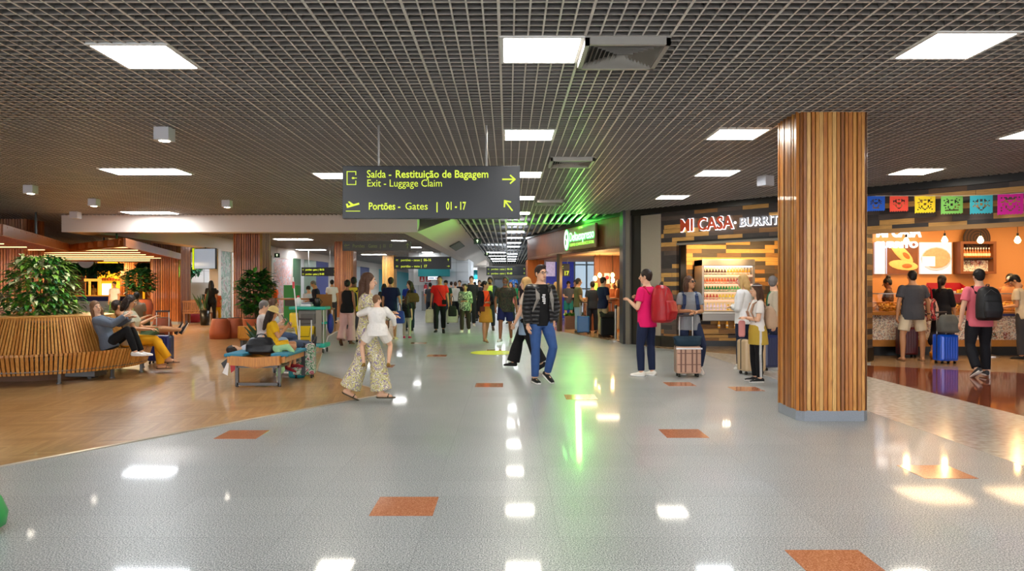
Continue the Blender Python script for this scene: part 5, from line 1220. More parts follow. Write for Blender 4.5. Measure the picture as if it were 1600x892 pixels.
    if bottom:
        kind, c = bottom[0], bottom[1]; L = bottom[2] if len(bottom) > 2 else None; mb = MB()
        if kind in ('trousers', 'shorts', 'wide', 'slim'):
            torso_piece(mb, -.12, .09, .012)
            for i, sg in ((0, 1), (1, -1)):
                hp, kn, an = jt['leg', i]
                if kind == 'shorts': L_ = L or .85; e = hp+(kn-hp)*L_; mb.chain([hp, hp+(kn-hp)*.5, e], [.105*build, .102*build, .098*build], 0, base, 14, False); mb.ell(hp, .103*build, 0, base)
                else:
                    inf = {'trousers': .018, 'slim': .009, 'wide': .035}[kind]; cuff = {'trousers': .03, 'slim': .014, 'wide': .085}[kind]; e = kn+(an-kn)*(L or .96)
                    mb.chain([hp, hp+(kn-hp)*.45, kn, kn+(an-kn)*.35, e], [.09*build+inf*.6, .083*build+inf, .056+inf, .056+inf+cuff*.25, .04+cuff], 0, base, 14, False)
                    mb.ell(hp, .092*build+inf*.5, 0, base); mb.ell(kn, .056+inf, 0, base)
        elif kind == 'skirt':
            L_ = L or .5; sw = bottom[3] if len(bottom) > 3 else .03; torso_piece(mb, -.06, .09, .014)
            kx_ = (jt['leg', 0][1]+jt['leg', 1][1])/2; secs = []
            for k_ in range(9):
                t = k_/8; zz = .06-t*L_; c0 = Vector((0, 0, 0)).lerp(V(kx_.x, kx_.y, 0), min(1, max(0, t*L_/.42))); sp = abs(jt['leg', 0][1].y-jt['leg', 1][1].y)/2*min(1, t*L_/.42)
                secs.append((c0.x, c0.y, zz, .18*build+sw*t, .13*build+sw*t+sp*.7))
            mb.loft(secs[::-1], 0, base, 24)
            if L_ > .55:
                for i in (0, 1):
                    hp, kn, an = jt['leg', i]; e = kn+(an-kn)*min(1, (L_-.45)/.42); mb.chain([hp, kn, e], [.1, .11, .12+sw*.3], 0, base, 14)
        remeshed(mb, {'shorts': 'shorts', 'skirt': 'skirt'}.get(kind, 'trousers'), cloth(c), r, cv, 4)
    # ---- shoes
    if shoes:
        for i in (0, 1):
            F_ = base @ FM[i]; q = MB(); w = 1.0
            sole = [(0, y_, 0) for y_ in (0,)]
            prof = [(-.075, .026, .060), (-.05, .036, .078), (0, .038, .080), (.05, .040, .066), (.1, .045, .048), (.15, .042, .038), (.185, .026, .026)]
            if sandals: prof = [(y_, w_, .012) for y_, w_, h_ in prof]
            n = 12; vs = []
            for y_, w_, h_ in prof:
                for k_ in range(n):
                    a = 2*PI*k_/n; vs.append((math.cos(a)*w_, y_, h_/2+math.sin(a)*h_/2+.004))
            fs = [(j*n+k_, (j+1)*n+k_, (j+1)*n+(k_+1) % n, j*n+(k_+1) % n) for j in range(len(prof)-1) for k_ in range(n)]+[tuple(range(n)), tuple(range(len(prof)*n-1, (len(prof)-1)*n-1, -1))]
            q.add(vs, fs, 0, F_)
            pts = [(-.036, -.06), (.036, -.06), (.044, .08), (.042, .15), (.02, .19), (-.02, .19), (-.042, .15), (-.044, .08)]; q.prism(pts, -.002, .02 if not sandals else .012, 1, F_)
            if sandals: q.cyl((-.04, .09, .012), (0, .1, .055), .009, n=6, M=F_).cyl((.04, .09, .012), (0, .1, .055), .009, n=6, M=F_)
            so = shoes if isinstance(shoes, (tuple, list)) else (shoes, shoes)
            o = q.build('sandal' if sandals else 'shoe', [cloth(so[0], .6), cloth(so[1], .6)], r, True)
    # ---- hair
    if hair:
        st, hc = hair; hm = mat('hair_'+hc, HAIRC.get(hc, '#221812'), .55, bump=(40, .6), spec=.35); q = MB(); hv = max(.009, vox*.9)
        if st != 'bald':
            k_ = {'buzz': .6}.get(st, 1.0)
            q.ell((0, -.018, .034), (.079+.007*k_, .093+.006*k_, .088+.012*k_), 0, H, 16, 10)
            if st in ('short', 'buzz'): q.ell((0, -.05, -.01), (.068, .058, .07), 0, H)
        if st in ('long', 'longback', 'bob', 'pony', 'hat_long'):
            L = {'long': .33, 'longback': .38, 'bob': .16, 'pony': .04, 'hat_long': .34}[st]
            q.ell((0, -.045, -.02), (.08, .075, .09), 0, H)
            if L > .1:
                q.chain([(0, -.07, -.02), (0, -.085, -.02-L*.6), (0, -.10, -.02-L)], [.07, .066, .035], 0, H)
                for sg in (1, -1): q.chain([(.07*sg, -.015, .02), (.082*sg, -.01, -.08), (.085*sg, -.02, -.06-L*.55)], [.028, .033, .02], 0, H)
        if st == 'pony': q.chain([(0, -.1, .03), (0, -.15, -.03), (0, -.14, -.16), (0, -.12, -.24)], [.03, .038, .032, .012], 0, H)
        if st == 'bun': q.ell((0, -.06, .13), .055, 0, H); q.ell((0, -.05, -.0), (.072, .06, .075), 0, H)
        if st == 'lowbun': q.ell((0, -.12, .02), .042, 0, H); q.ell((0, -.045, -.0), (.072, .06, .075), 0, H)
        if st == 'top': q.ell((0, .03, .1), (.06, .06, .035), 0, H); q.ell((0, -.05, -.0), (.07, .058, .075), 0, H)
        if q.v: remeshed(q, 'hair', hm, r, hv, 2)
    for e in extras:
        k_ = e[0]
        if k_ == 'beard':
            q = MB(); q.ell((0, .032, -.075), (.053, .062, .045), 0, H); q.ell((0, .088, -.044), (.026, .008, .006), 0, H, 8, 6); remeshed(q, 'beard', mat('hair_'+e[1], HAIRC[e[1]], .7), r, .009, 1)
        if k_ == 'glasses':
            q = MB(); m_ = m_black if e[1] == 'clear' else m_black
            for sg in (1, -1):
                if e[1] == 'sun': q.ell((.031*sg, .094, .006), (.026, .006, .021), 0, H, 12, 8)
                else: q.tube([(.031*sg+.024*math.cos(a*.7854), .096, .006+.017*math.sin(a*.7854)) for a in range(9)], .0025, 5, 0, H)
                q.tube([(.056*sg, .09, .01), (.078*sg, .0, .01)], .003, 5, 0, H)
            q.tube([(-.008, .098, .01), (.008, .098, .01)], .003, 5, 0, H); q.build('glasses', m_, r, True)
        if k_ == 'cap':
            q = MB(); q.ell((0, -.01, .06), (.088, .105, .075), 0, H); q.ell((0, .12, .05), (.065, .07, .012), 0, H); remeshed(q, 'cap', cloth(e[1]), r, .01, 1)
            if len(e) > 2: MB().ell((0, .05, .09), (.06, .055, .05), 0, H).build('cap_front', cloth(e[2]), r, True)
        if k_ == 'hat':
            q = MB(); q.ell((0, -.01, .07), (.095, .11, .085), 0, H); q.loft([(0, 0, .02, .135, .15), (0, 0, .04, .1, .115)], 0, H @ Matrix.Rotation(-.1, 4, 'X')); remeshed(q, 'hat', cloth(e[1]), r, .01, 2)
        if k_ == 'band': q = MB(); q.loft([(0, -.015, .085, .084, .095), (0, -.015, .1, .08, .09)], 0, H); q.build('headband', cloth(e[1]), r, True)
        if k_ == 'straps':
            for sg in (1, -1):
                q = MB()
                pts = [BT @ V(.10*sg, -.12, .40), BT @ V(.11*sg, -.03, .515), BT @ V(.105*sg, .10, .44), BT @ V(.115*sg, .145, .30), BT @ V(.15*sg, .07, .12)]
                for a, b_ in zip(pts, pts[1:]):
                    d = (b_-a); qn = d.to_track_quat('Z', 'Y').to_matrix(); Mx = Matrix.Translation(a) @ qn.to_4x4(); q.box(-.028, .028, -.008, .008, -.005, d.length+.005, 0, Mx)
                q.build('backpack_strap', cloth(e[1]), r)
        if k_ == 'crossbody':
            q = MB(); sg = e[2]; q.tube([BT @ V(-.10*sg, -.04, .51), BT @ V(-.06*sg, .125, .40), BT @ V(.03*sg, .152, .25), BT @ V(.14*sg, .12, .06)], .009, 6)
            q.bbox(-.07, .07, -.03, .03, -.11, .03, .015, 0, BT @ Matrix.Translation((.15*sg, .15, .04))); q.build('crossbody_bag', cloth(e[1]), r)
        if k_ == 'stripes':
            q = MB()
            hp, kn, an = jt['leg', e[1]]; sg = 1 if e[1] == 0 else -1
            for j in (-.014, 0, .014):
                pts = [hp+V(.112*sg, j, 0), hp+(kn-hp)*.45+V(.104*sg, j, 0), kn+V(.076*sg, j, 0), kn+(an-kn)*.35+V(.082*sg, j, 0), kn+(an-kn)*.95+V(.072*sg, j, 0)]
                q.tube([base @ p for p in pts], .005, 4)
            q.build('side_stripes', m_wp, r)
        if k_ == 'marks':
            q = MB()
            for j, (w_, dx) in enumerate(((.045, 0), (.05, .008), (.05, 0), (.05, 0), (.03, -.008))): q.box(-w_/2+dx+.015, w_/2+dx+.015, .0, .004, -.012, .008, 0, BT @ Matrix.Translation((0, .139, .36-j*.03)) @ Matrix.Rotation(-.1, 4, 'X'))
            q.build('shirt_print', m_wp, r)
        if k_ == 'wristwatch':
            s0, el, wr, fd = jt['arm', e[1]]; MB().cyl(wr-fd*.03, wr-fd*.01, .03, n=12, M=base).build('wristwatch', m_black, r)
        if k_ == 'tied':   # garment tied round the waist
            q = MB(); q.loft([(0, -.02, -.28, .2, .17), (0, -.01, -.05, .2, .155), (0, 0, .07, .175, .13)], 0, BT, 20); remeshed(q, 'tied_garment', cloth(e[1]), r, cv, 3)
    r['_c'] = 0; del r['_c']
    PALL.append(r); r_data = dict(base=base, BT=BT, jt=jt, H=H, S=S)
    INFO[r.name] = r_data; return r
INFO = {}
def wpt(r, p):   # local body point -> world
    return Matrix.Translation(r.location) @ r.rotation_euler.to_matrix().to_4x4() @ Matrix.Diagonal((*r.scale, 1)) @ Vector(p)
def hand(r, i, ext=.08):
    d = INFO[r.name]; s0, el, wr, fd = d['jt']['arm', i]; return wpt(r, d['base'] @ (wr+fd*ext))

# ------------------------------------------------------------------ luggage
def suitcase(label, x, y, rz, w, d, h, m, handle=None, ribs=True, band=None, wheelm=None, corners=None):
    r = thing('suitcase', label, 'suitcase', (x, y, 0), rz); z0 = .055
    q = MB(); q.bbox(-w/2, w/2, -d/2, d/2, z0, h, min(w, d)*.16)
    if ribs:
        n = int(w/.055)
        for i in range(n): cx_ = -w/2+.05+(w-.1)*i/(n-1); q.bbox(cx_-.009, cx_+.009, -d/2-.006, d/2+.006, z0+.05, h-.05, .004)
    q.build('shell', m, r)
    MB().bbox(-w/2-.003, w/2+.003, -.012, .012, z0+.03, h+.003, .004).build('zip_band', band or m_black, r)
    MB().tube([(-.07, -.0, h-.005), (-.06, 0, h+.025), (.06, 0, h+.025), (.07, 0, h-.005)], .01, 6).build('top_handle', m_black, r)
    for a in (-1, 1):
        for b_ in (-1, 1): MB().cyl((a*(w/2-.05)-.014, b_*(d/2-.05), .025), (a*(w/2-.05)+.014, b_*(d/2-.05), .025), .025, n=12).cyl((a*(w/2-.05), b_*(d/2-.05), .03), (a*(w/2-.05), b_*(d/2-.05), z0+.01), .012, n=6).build('wheel', m_black, r)
    if handle:
        q = MB(); hw = w*.27
        for a in (-1, 1): q.cyl((a*hw, d/2-.03, h-.02), (a*hw, d/2-.03, handle-.02), .0095, n=8)
        q.build('telescopic_poles', m_st2, r); MB().bbox(-hw-.02, hw+.02, d/2-.045, d/2-.015, handle-.03, handle+.005, .01).build('grip', mat('grip_dark', '#3c2f2a', .5), r)
    return r
def shell(name, c, rough=.3, metal=.0, **k): return mat('case_'+name, c, rough, metal, coat=.3, **k)
def backpack(label, owner, m, w=.30, d=.17, h=.45, zc=.26, extra=None, dy=.0, pocket=True):
    info = INFO[owner.name]; M = Matrix.Translation(owner.location) @ owner.rotation_euler.to_matrix().to_4x4() @ Matrix.Diagonal((*owner.scale, 1)) @ info['BT']
    r = thing('backpack', label, 'backpack'); r.matrix_world = M @ Matrix.Translation((0, -.135-d/2+dy, zc))
    q = MB(); q.loft([(0, 0, -h/2, w*.40, d*.38), (0, -.01, -h/2+.04, w*.5, d*.52), (0, -.012, -.05, w*.51, d*.55), (0, -.0, h*.25, w*.47, d*.46), (0, .015, h*.42, w*.38, d*.32), (0, .025, h/2, w*.2, d*.15)], 0, None, 24, .7); remeshed(q, 'main_bag', m, r, .011, 3)
    if pocket: q = MB(); q.loft([(0, -d*.5, -h*.42, w*.34, d*.16), (0, -d*.56, -h*.2, w*.40, d*.2), (0, -d*.5, h*.06, w*.36, d*.14), (0, -d*.42, h*.1, w*.3, d*.05)], 0, None, 20, .6); remeshed(q, 'front_pocket', extra or m, r, .011, 2)
    MB().tube([(-.03, .03, h/2-.01), (-.02, .02, h/2+.035), (.02, .02, h/2+.035), (.03, .03, h/2-.01)], .008, 6).build('grab_loop', m_black, r)
    z = MB().tube([(-w*.36, -d*.42, -.02), (-w*.3, -d*.40, h*.26), (0, -d*.28, h*.42), (w*.3, -d*.40, h*.26), (w*.36, -d*.42, -.02)], .004, 5); z.build('zip', mat('zip_grey', '#4a4a4a', .4), r)
    return r
def softbag(name, label, cat, loc, w, d, h, m, handle=.2, rz=0, hm=None, slump=.8):
    r = thing(name, label, cat, loc, rz); q = MB(); q.loft([(0, 0, 0, w*.42, d*.40), (0, 0, .03, w*.5, d*.5), (0, 0, h*.55, w*.5, d*.42), (0, 0, h*.9, w*.44*slump+.02, d*.2), (0, 0, h, w*.4*slump, d*.1)], 0, None, 22, .6); remeshed(q, 'bag_body', m, r, .012, 2)
    if handle:
        q = MB()
        for sg in (-1, 1): q.tube([(-w*.2, sg*d*.1, h*.93), (-w*.12, sg*d*.05, h+handle*.8), (0, 0, h+handle), (w*.12, sg*d*.05, h+handle*.8), (w*.2, sg*d*.1, h*.93)], .008, 6)
        q.build('handles', hm or m, r)
    return r
# ================================================================== the people in the photo
def PX(px, py): return G(px, py)
m_puff = None
g_ = NT('quilted_black_nylon', .45); v_ = g_.obj(); sp_ = g_.n('SeparateXYZ'); g_.l(v_, sp_.inputs[0])
w_ = g_.math('ABSOLUTE', g_.math('SINE', g_.math('MULTIPLY', sp_.outputs[2], 52.0))); g_.l(g_.ramp(w_, [(0, '#0a0a0b'), (.4, '#262628')]), g_.b.inputs['Base Color']); g_.bump(w_, .9, .03); m_puff = g_.m
m_flor = floral('yellow_floral_dress', '#cfc684', ['#8c7a96', '#e8e0b8', '#a8a25a', '#c9a8a0', '#8a8c4c'], 20)
m_camo = floral('camo_blouse', '#59684f', ['#c9ceb0', '#2f3c2e', '#8a9a80', '#1c241e'], 9); m_darkpat = floral('dark_leaf_shirt', '#22261c', ['#3a4028', '#1a1c18', '#4a3a28'], 12)
m_jean = mat('denim_blue', '#2c4f86', .8, vary=(9, .25), bump=(14, .4)); m_jean2 = mat('denim_dark', '#1c2a4a', .8, vary=(9, .2), bump=(14, .4)); m_ltjean = mat('denim_light', '#8aa0b8', .8, vary=(9, .2))
# ---- near people
x, y = PX(846, 598)
p = person('man in a black quilted jacket, glasses and blue jeans walking in front', x, y, 1.80, 205, 'm', 'light', ('top', 'dark'), ('#121214', 'none', -.1, .014), ('slim', m_jean), ('#141414', '#e8e6e2'),
    legs=(((.04, .12, -1), (.0, -.06, -1)), ((.1, .42, -1), (-.05, -.38, -1))), arms=(((.2, .02, -1), (.05, .3, -1)), ((.38, -.1, -1), (-.35, .35, -1))), head=(8, 0), jacket=(m_puff, 'long', -.07, .036, .075), extras=(('glasses', 'clear'), ('straps', '#8f8a84'), ('marks',)))
x, y = PX(832, 579)
person('blond woman in wide black trousers walking left behind the man in the quilted jacket', x-.1, y, 1.62, 75, 'f', 'light', ('long', 'blond'), ('#c9b8a8', 'short'), ('wide', '#131214'), '#1a1a1a', legs=(((.02, .48, -1), (0, .25, -1)), ((.02, -.3, -1), (0, -.5, -1))), arms=(BACKW, SWING), extras=(('tied', m_ltjean),))
x, y = PX(1008, 587)
pk_ = person('man in a bright pink tee and navy jeans carrying a red backpack', x, y, 1.76, 48, 'm', 'light', ('short', 'dark'), ('#e21a68', 'short', -.14, .022), ('slim', '#1c2540'), ('#ece6dc', '#f4f2ee'), legs=(((.06, -.02, -1), (0, -.06, -1)), ((.1, .1, -1), (0, -.05, -1))), arms=(((.25, .1, -1), (-.3, .9, .55)), ((.25, .1, -1), (-.35, .9, .5))), head=(16, 0), extras=(('straps', '#a01424'),))
backpack('large glossy red backpack on the man in the pink tee', pk_, mat('backpack_red', '#a8121c', .35, bump=(9, .6)), .38, .30, .60, .24)
x, y = PX(1083, 586)
wg = person('woman in sunglasses and a grey tee leaning on the handle of a peach suitcase', x, y+.1, 1.64, 178, 'f', 'tan', ('bob', 'brown'), ('#8d9094', 'short', -.16, .02), ('slim', m_jean2), ('#e8e2da', '#f0ece6'), legs=(((.05, .0, -1), (0, -.03, -1)), ((.34, .15, -1), (-.05, -.35, -1))), arms=(((.2, .25, -1), (-.8, .8, .05)), ((.2, .25, -1), (-.75, .85, -.05))), head=(42, 10), extras=(('glasses', 'sun'), ('straps', '#2c3a5c')))
backpack('dark navy backpack on the woman in the grey tee', wg, cloth('#232a3a'), .28, .12, .36, .14, dy=.0)
suitcase('peach plaid hard suitcase with a dark bag on top, before the woman in sunglasses', *PX(1074, 588), 0, .40, .24, .50, mat('plaid_peach', '#c9a088', .4, vary=(4, .1)), 1.0, False)
r = softbag('travel_bag', 'dark teal bag strapped on top of the peach suitcase', 'bag', (PX(1074, 588)[0], PX(1074, 588)[1], .50), .42, .28, .16, cloth('#1f3442'), 0, slump=1.2)
MB().bbox(-.21, .21, -.14, -.12, -.05, -.025, .004).build('pale_strap', m_wp, r)
sc_ = PX(1074, 588); q = MB()
for a in (-.13, -.06, .05, .12): q.box(a-.012, a+.012, -.125, -.121, .08, .46)
for a in (.2, .38): q.box(-.19, .19, -.126, -.122, a, a+.012)
q.build('plaid_lines', mat('plaid_brown', '#7a5648', .5), [o for o in COL.objects if o.name.startswith('suitcase')][0])
x, y = PX(1181, 596)
gp = person('girl in a white tee and black trousers with white side stripes, yellow shirt tied on', x, y, 1.52, 88, 'f', 'light', ('long', 'brown'), ('#e6e2de', 'short'), ('slim', '#141316'), ('#17171a', '#d8d4d0'), legs=(((.04, .08, -1), (0, -.08, -1)), ((.04, .0, -1), (0, -.03, -1))), arms=(FOLD, FOLD), extras=(('stripes', 1), ('tied', '#b89a3c'), ('straps', '#b08c74'), ('band', '#c9c6c4')))
backpack('light tan backpack on the girl with striped black trousers', gp, cloth('#b89a80'), .28, .18, .40, .20)
o = softbag('folded_scarf', 'pink scarf held in the arms of the girl with striped trousers', 'scarf', tuple(hand(gp, 1)+V(-.02, -.06, -.30)), .10, .08, .26, cloth('#d08a86'), 0)
x, y = PX(1150, 577)
person('blonde woman in a loose white blouse and dark flared trousers by the fridge', x+.15, y+.1, 1.68, 50, 'f', 'light', ('bob', 'blond'), ('#dcdad8', 'long', -.12, .04), ('wide', '#1a2238', .95), ('#d8d4cc', '#e8e4dc'), legs=(((.12, .1, -1), (0, .0, -1)), ((.16, -.05, -1), (.0, -.1, -1))), arms=(FOLD, FOLD))
x, y = PX(1205, 579)
person('grey haired man in a beige jacket and green shirt half hidden by the slatted pillar', x+.1, y+.2, 1.66, 80, 'm', 'light', ('short', 'grey'), ('#1f7a52', 'short'), ('trousers', '#23283c'), ('#e8e4de', '#f0ece6'), jacket=('#b3a48e', 'long', -.1, .035, .09), head=(-110, 0))
suitcase('cream ribbed suitcase behind the girl with striped trousers', *PX(1174, 584), .25, .40, .26, .58, shell('cream', '#cdb088'), None)
suitcase('navy blue hard suitcase beside the slatted pillar', *PX(1207, 578), .2, .44, .28, .62, shell('navy', '#1a2450'), None)
# ---- burrito counter
x, y = PX(1416, 562)
md = person('man in a dark grey tee and cream shorts seen from behind at the burrito counter', x, y-.2, 1.80, -8, 'm', 'tan', ('buzz', 'black'), ('#4a4a4e', 'short', -.14, .03), ('shorts', '#d8c8a8', .8), '#6b4a30', legs=(((.2, 0, -1), (.0, 0, -1)), ((.2, 0, -1), (.0, 0, -1))), arms=(((.42, .2, -1), (.2, .35, -1)), ((.28, -.1, -1), (.05, .1, -1))), build=1.06, sandals=True, extras=(('wristwatch', 0),))
wt = person('woman in a black dress walking right with a striped tote at the burrito counter', 8.72, 14.5, 1.68, -50, 'f', 'tan', ('pony', 'dark'), ('#17161a', 'half', -.1), ('skirt', '#1c1c28', .62, .03), '#d88a1c', legs=(((.02, .25, -1), (0, .1, -1)), ((.02, -.1, -1), (0, -.6, -1))), arms=(SWING, DOWN), extras=(('glasses', 'clear'),), sandals=True)
softbag('tote_bag', 'pink and black striped tote bag on the woman in the black dress', 'bag', (8.38, 14.35, .78), .42, .16, .44, floral('tote_stripes', '#c9a090', ['#2a2226', '#b02a34'], 5), .24, .2, cloth('#b01c2c'))
sx_, sy_ = PX(1477, 568)
suitcase('shiny bright blue suitcase beside the man in cream shorts', sx_, sy_, .15, .36, .26, .56, mat('case_blue', '#1258d8', .22, .1, coat=.6), .98, True)
softbag('duffel_bag', 'grey and beige duffel bag resting on the bright blue suitcase', 'bag', (sx_+.02, sy_-.05, .59), .38, .26, .34, mat('duffel_grey', '#5a5c58', .8, vary=(5, .5)), 0)
suitcase('dark red suitcase standing behind the legs of the man in cream shorts', *PX(1417, 558), 0, .36, .24, .62, shell('red', '#5c1420'), None)
x, y = PX(1533, 590)
mb_ = person('man in a pink tee and black joggers with a black backpack walking away at right', x, y, 1.73, -4, 'm', 'light', ('short', 'black'), ('#e0707e', 'short', -.14, .022), ('trousers', '#1a1b20'), ('#3c3c3e', '#d0ccc4'), legs=(((.05, .1, -1), (0, -.06, -1)), ((.12, .02, -1), (.0, -.52, -1))), arms=(((.28, -.02, -1), (.05, .2, -1)), ((.3, -.05, -1), (.1, .12, -1))), build=1.04, extras=(('straps', '#141416'),))
backpack('black backpack worn by the man in the pink tee at right', mb_, mat('backpack_black', '#121316', .55, bump=(9, .5)), .36, .24, .54, .24)
person('staff member with a dark hair bun working behind the left of the burrito counter', at(1386, 446, 16.3)[0], 16.3, 1.66, 60, 'f', 'brown', ('bun', 'black'), ('#4a3424', 'short'), ('trousers', '#1a1a1a'), '#111111', arms=(FWD, FWD), head=(0, -15))
person('bare armed man leaning over the burrito counter from inside, dark curly hair', at(1574, 446, 16.3)[0], 16.3, 1.78, 165, 'm', 'brown', ('top', 'black'), ('#b07c50', 'none'), ('trousers', '#2a2420'), '#111111', arms=(FWD, FWD), lean=(0, .25, 1), head=(10, -25))
person('person in a cream top and black and white cap at the right edge', at(1596, 446, 14.5)[0], 14.5, 1.72, 40, 'f', 'tan', ('short', 'black'), ('#cfc0a4', 'short', -.12), ('trousers', '#3a3a3e'), '#1a1a1a', arms=(FWD, FWD), lean=(0, .18, 1), head=(10, -20), extras=(('cap', '#1a1a1a', '#e8e4dc'),))
# ---- coffee kiosk people
x, y = PX(907, 520)
person('man in an olive tee and light jeans queueing beside a blue suitcase', x-.05, y, 1.72, -80, 'm', 'tan', ('short', 'dark'), ('#5c5434', 'short', -.12, .025), ('trousers', m_ltjean), '#3a3a3a', arms=(((.1, .1, -1), (0, .6, -.6)), ((.1, .1, -1), (0, .8, -.4))))
suitcase('medium blue suitcase standing beside the man in olive at the kiosk', *PX(911.5, 522), -.1, .38, .25, .55, shell('kblue', '#1c5aa0'), .98, False)
x, y = PX(944, 527)
person('man in a navy tee and khaki trousers at the coffee kiosk', x, y+.1, 1.74, -60, 'm', 'light', ('short', 'dark'), ('#141c3a', 'short', -.12, .022), ('trousers', '#a08c6c'), '#4a3a2c', arms=(((.1, .1, -1), (0, .9, .05)), ((.1, .1, -1), (0, .9, -.1))), head=(0, -5))
person('person in a dark tee with their back turned, between the men in olive and navy', 2.62, 22.4, 1.62, 10, 'm', 'tan', ('short', 'dark'), ('#2c2c34', 'short', -.12, .025), ('trousers', '#22242e'), '#222222')
suitcase('black suitcase with a dark bag on top at the kiosk entrance', *PX(950, 527), 0, .40, .27, .56, cloth('#17181a'), 1.0, False)
softbag('travel_bag', 'dark soft bag lying on the black suitcase at the kiosk', 'bag', (PX(950, 527)[0], PX(950, 527)[1], .56), .46, .28, .18, cloth('#26201e'), 0, slump=1.2)
x, y = PX(966, 518)
person('woman with long dark hair, orange lit top and beige trousers at the kiosk counter', x, y, 1.68, 60, 'f', 'tan', ('longback', 'dark'), ('#8a4a24', 'long'), ('slim', '#c9b496'), '#c07a3c', arms=(FWD, FWD))
person('barista behind the coffee counter, half hidden by the queue', 3.5, 24.25, 1.65, 170, 'f', 'light', ('bun', 'brown'), ('#6b3a20', 'short'), ('trousers', '#222222'), '#222222', arms=(FWD, FWD))
x, y = PX(890, 507)
person('person in a grey shirt and teal shorts standing beyond the kiosk, reading', x, y+.5, 1.66, 185, 'm', 'light', ('short', 'dark'), ('#5c6068', 'short'), ('shorts', '#2c8a86'), '#333333', arms=(FWD, FWD), head=(0, -20))
x, y = PX(868, 510)
person('blond woman in bright pink trousers beyond the kiosk post', x, y, 1.62, 30, 'f', 'light', ('long', 'blond'), ('#cba898', 'short'), ('trousers', '#e0346c'), '#dddddd')
person('dark haired person in black behind the reader beyond the kiosk', 2.75, 29.5, 1.72, 170, 'm', 'light', ('short', 'dark'), ('#22242c', 'short'), ('trousers', '#1a1a1a'), '#222222')
person('blonde person in pale clothes seen through the kiosk left of the post', 1.5, 27.2, 1.58, 20, 'f', 'light', ('bob', 'blond'), ('#b8c4d0', 'short'), ('trousers', '#c0c4cc'), '#dddddd')
# ---- woman in the floral dress with the baby
x, y = PX(572, 627)
fm_ = person('woman in a yellow floral dress walking right in the left foreground, carrying a baby', x, y, 1.63, -84, 'f', 'light', ('longback', 'brown'), (m_flor, 'long', -.08, .02), ('slim', m_flor, .9), '#4a4030', legs=(((.0, .38, -1), (0, .12, -1)), ((.0, -.22, -1), (0, -.42, -1))), arms=(((.1, .3, -1), (-.3, .95, .1)), ((.1, .25, -1), (-.35, .9, .25))), head=(0, 0), sandals=True)
sk_ = MB(); inf = INFO[fm_.name]; jt = inf['jt']
for i in (0, 1):
    hp, kn, an = jt['leg', i]; e = kn+(an-kn)*.92; sk_.chain([hp, kn, e], [.10, .105, .15], 0, inf['base'], 20, False); sk_.ell(kn, .105, 0, inf['base'])
sk_.chain([jt['leg', 0][0], jt['leg', 0][1]], [.12, .11], 0, inf['base']); remeshed(sk_, 'dress_skirt', m_flor, fm_, .011, 6)
bx, by = x+.16, y-.17
person('baby in a white long sleeved top held by the woman in the floral dress', bx, by, .95, 10, 'f', 'light', ('short', 'ltbrown'), ('#e6e0d8', 'long', -.14, .03), ('shorts', '#e0d8cc', .7), '#8a6a2c', legs=(((.55, .45, -1), (-.1, -.1, -1)), ((.7, .35, -1), (-.1, -.1, -1))), arms=(((.7, .5, -.7), (.1, .6, -.6)), ((.7, .5, -.3), (-.2, 1, 0))), head=(-60, 0), z=.93, build=1.25, vox=.0085)
# ---- people walking away / towards, left of centre
x, y = PX(541, 540)
person('woman in a black sleeveless top and wide pale pink trousers walking away', x, y, 1.60, -6, 'f', 'brown', ('lowbun', 'black'), ('#121214', 'none'), ('wide', '#cda5a0'), '#5a3a24', legs=(((.04, .1, -1), (0, -.1, -1)), ((.04, -.05, -1), (0, -.5, -1))))
bp_ = person('man in a yellow shirt just ahead of the woman in pink trousers', -4.05, 18.9, 1.72, 0, 'm', 'dark', ('buzz', 'black'), ('#d8c23c', 'short', -.12, .022), ('trousers', '#4a4a50'), '#222222', extras=(('straps', '#1c1c20'),))
backpack('dark backpack on the man in the yellow shirt', bp_, cloth('#1c1e22'), .28, .16, .40, .2)
x, y = PX(611, 530)
person('man in a navy polo and grey shorts standing with his back turned in the concourse', x, y, 1.72, -6, 'm', 'tan', ('short', 'dark'), ('#121c3c', 'short', -.13, .024), ('shorts', '#5c5c66', .92), ('#c9b088', '#e8dcc0'), legs=(((.07, 0, -1), (0, 0, -1)), ((.07, 0, -1), (0, 0, -1))), arms=(((.3, 0, -1), (.1, .2, -1)), DOWN))
x, y = PX(640, 521)
lw_ = person('woman with long dark hair in black looking left, carrying a brown shoulder bag', x, y, 1.62, 110, 'f', 'light', ('long', 'dark'), ('#16161a', 'long', -.12, .03), ('slim', '#1c1e28'), '#e0dcd4', arms=(FOLD, DOWN))
softbag('handbag', 'brown leather shoulder bag hanging by the dark haired woman', 'handbag', (-2.86, 21.5, .98), .42, .14, .28, cloth('#5a4024'), .2, .3)
x, y = PX(636, 528)
ch = person('small girl in pale trousers with a black backpack, seen from behind', x, y, 1.20, -8, 'f', 'light', ('longback', 'brown'), ('#2a2a2e', 'short'), ('slim', '#b0aa98'), ('#b0245c', '#d87090'), vox=.012)
backpack('black backpack nearly as wide as the small girl carrying it', ch, cloth('#141417'), .34, .20, .46, .22)
person('man in a blue top mostly hidden behind the man in the navy polo', -3.25, 23.6, 1.66, 170, 'm', 'dark', ('buzz', 'black'), ('#1f3fb0', 'short'), ('trousers', '#26304a'), '#222222')
person('person in dark clothes carrying bags half hidden behind the floral dress', -4.05, 23.5, 1.55, 20, 'f', 'tan', ('bob', 'dark'), ('#2c2c30', 'long', -.15, .03), ('trousers', '#22242a'), '#1a1a1a')
softbag('blue_bag', 'blue bag hanging beside the man in the navy polo', 'bag', (-2.95, 19.6, .45), .28, .2, .34, mat('bag_royal', '#22408c', .7, vary=(6, .3)), .2)
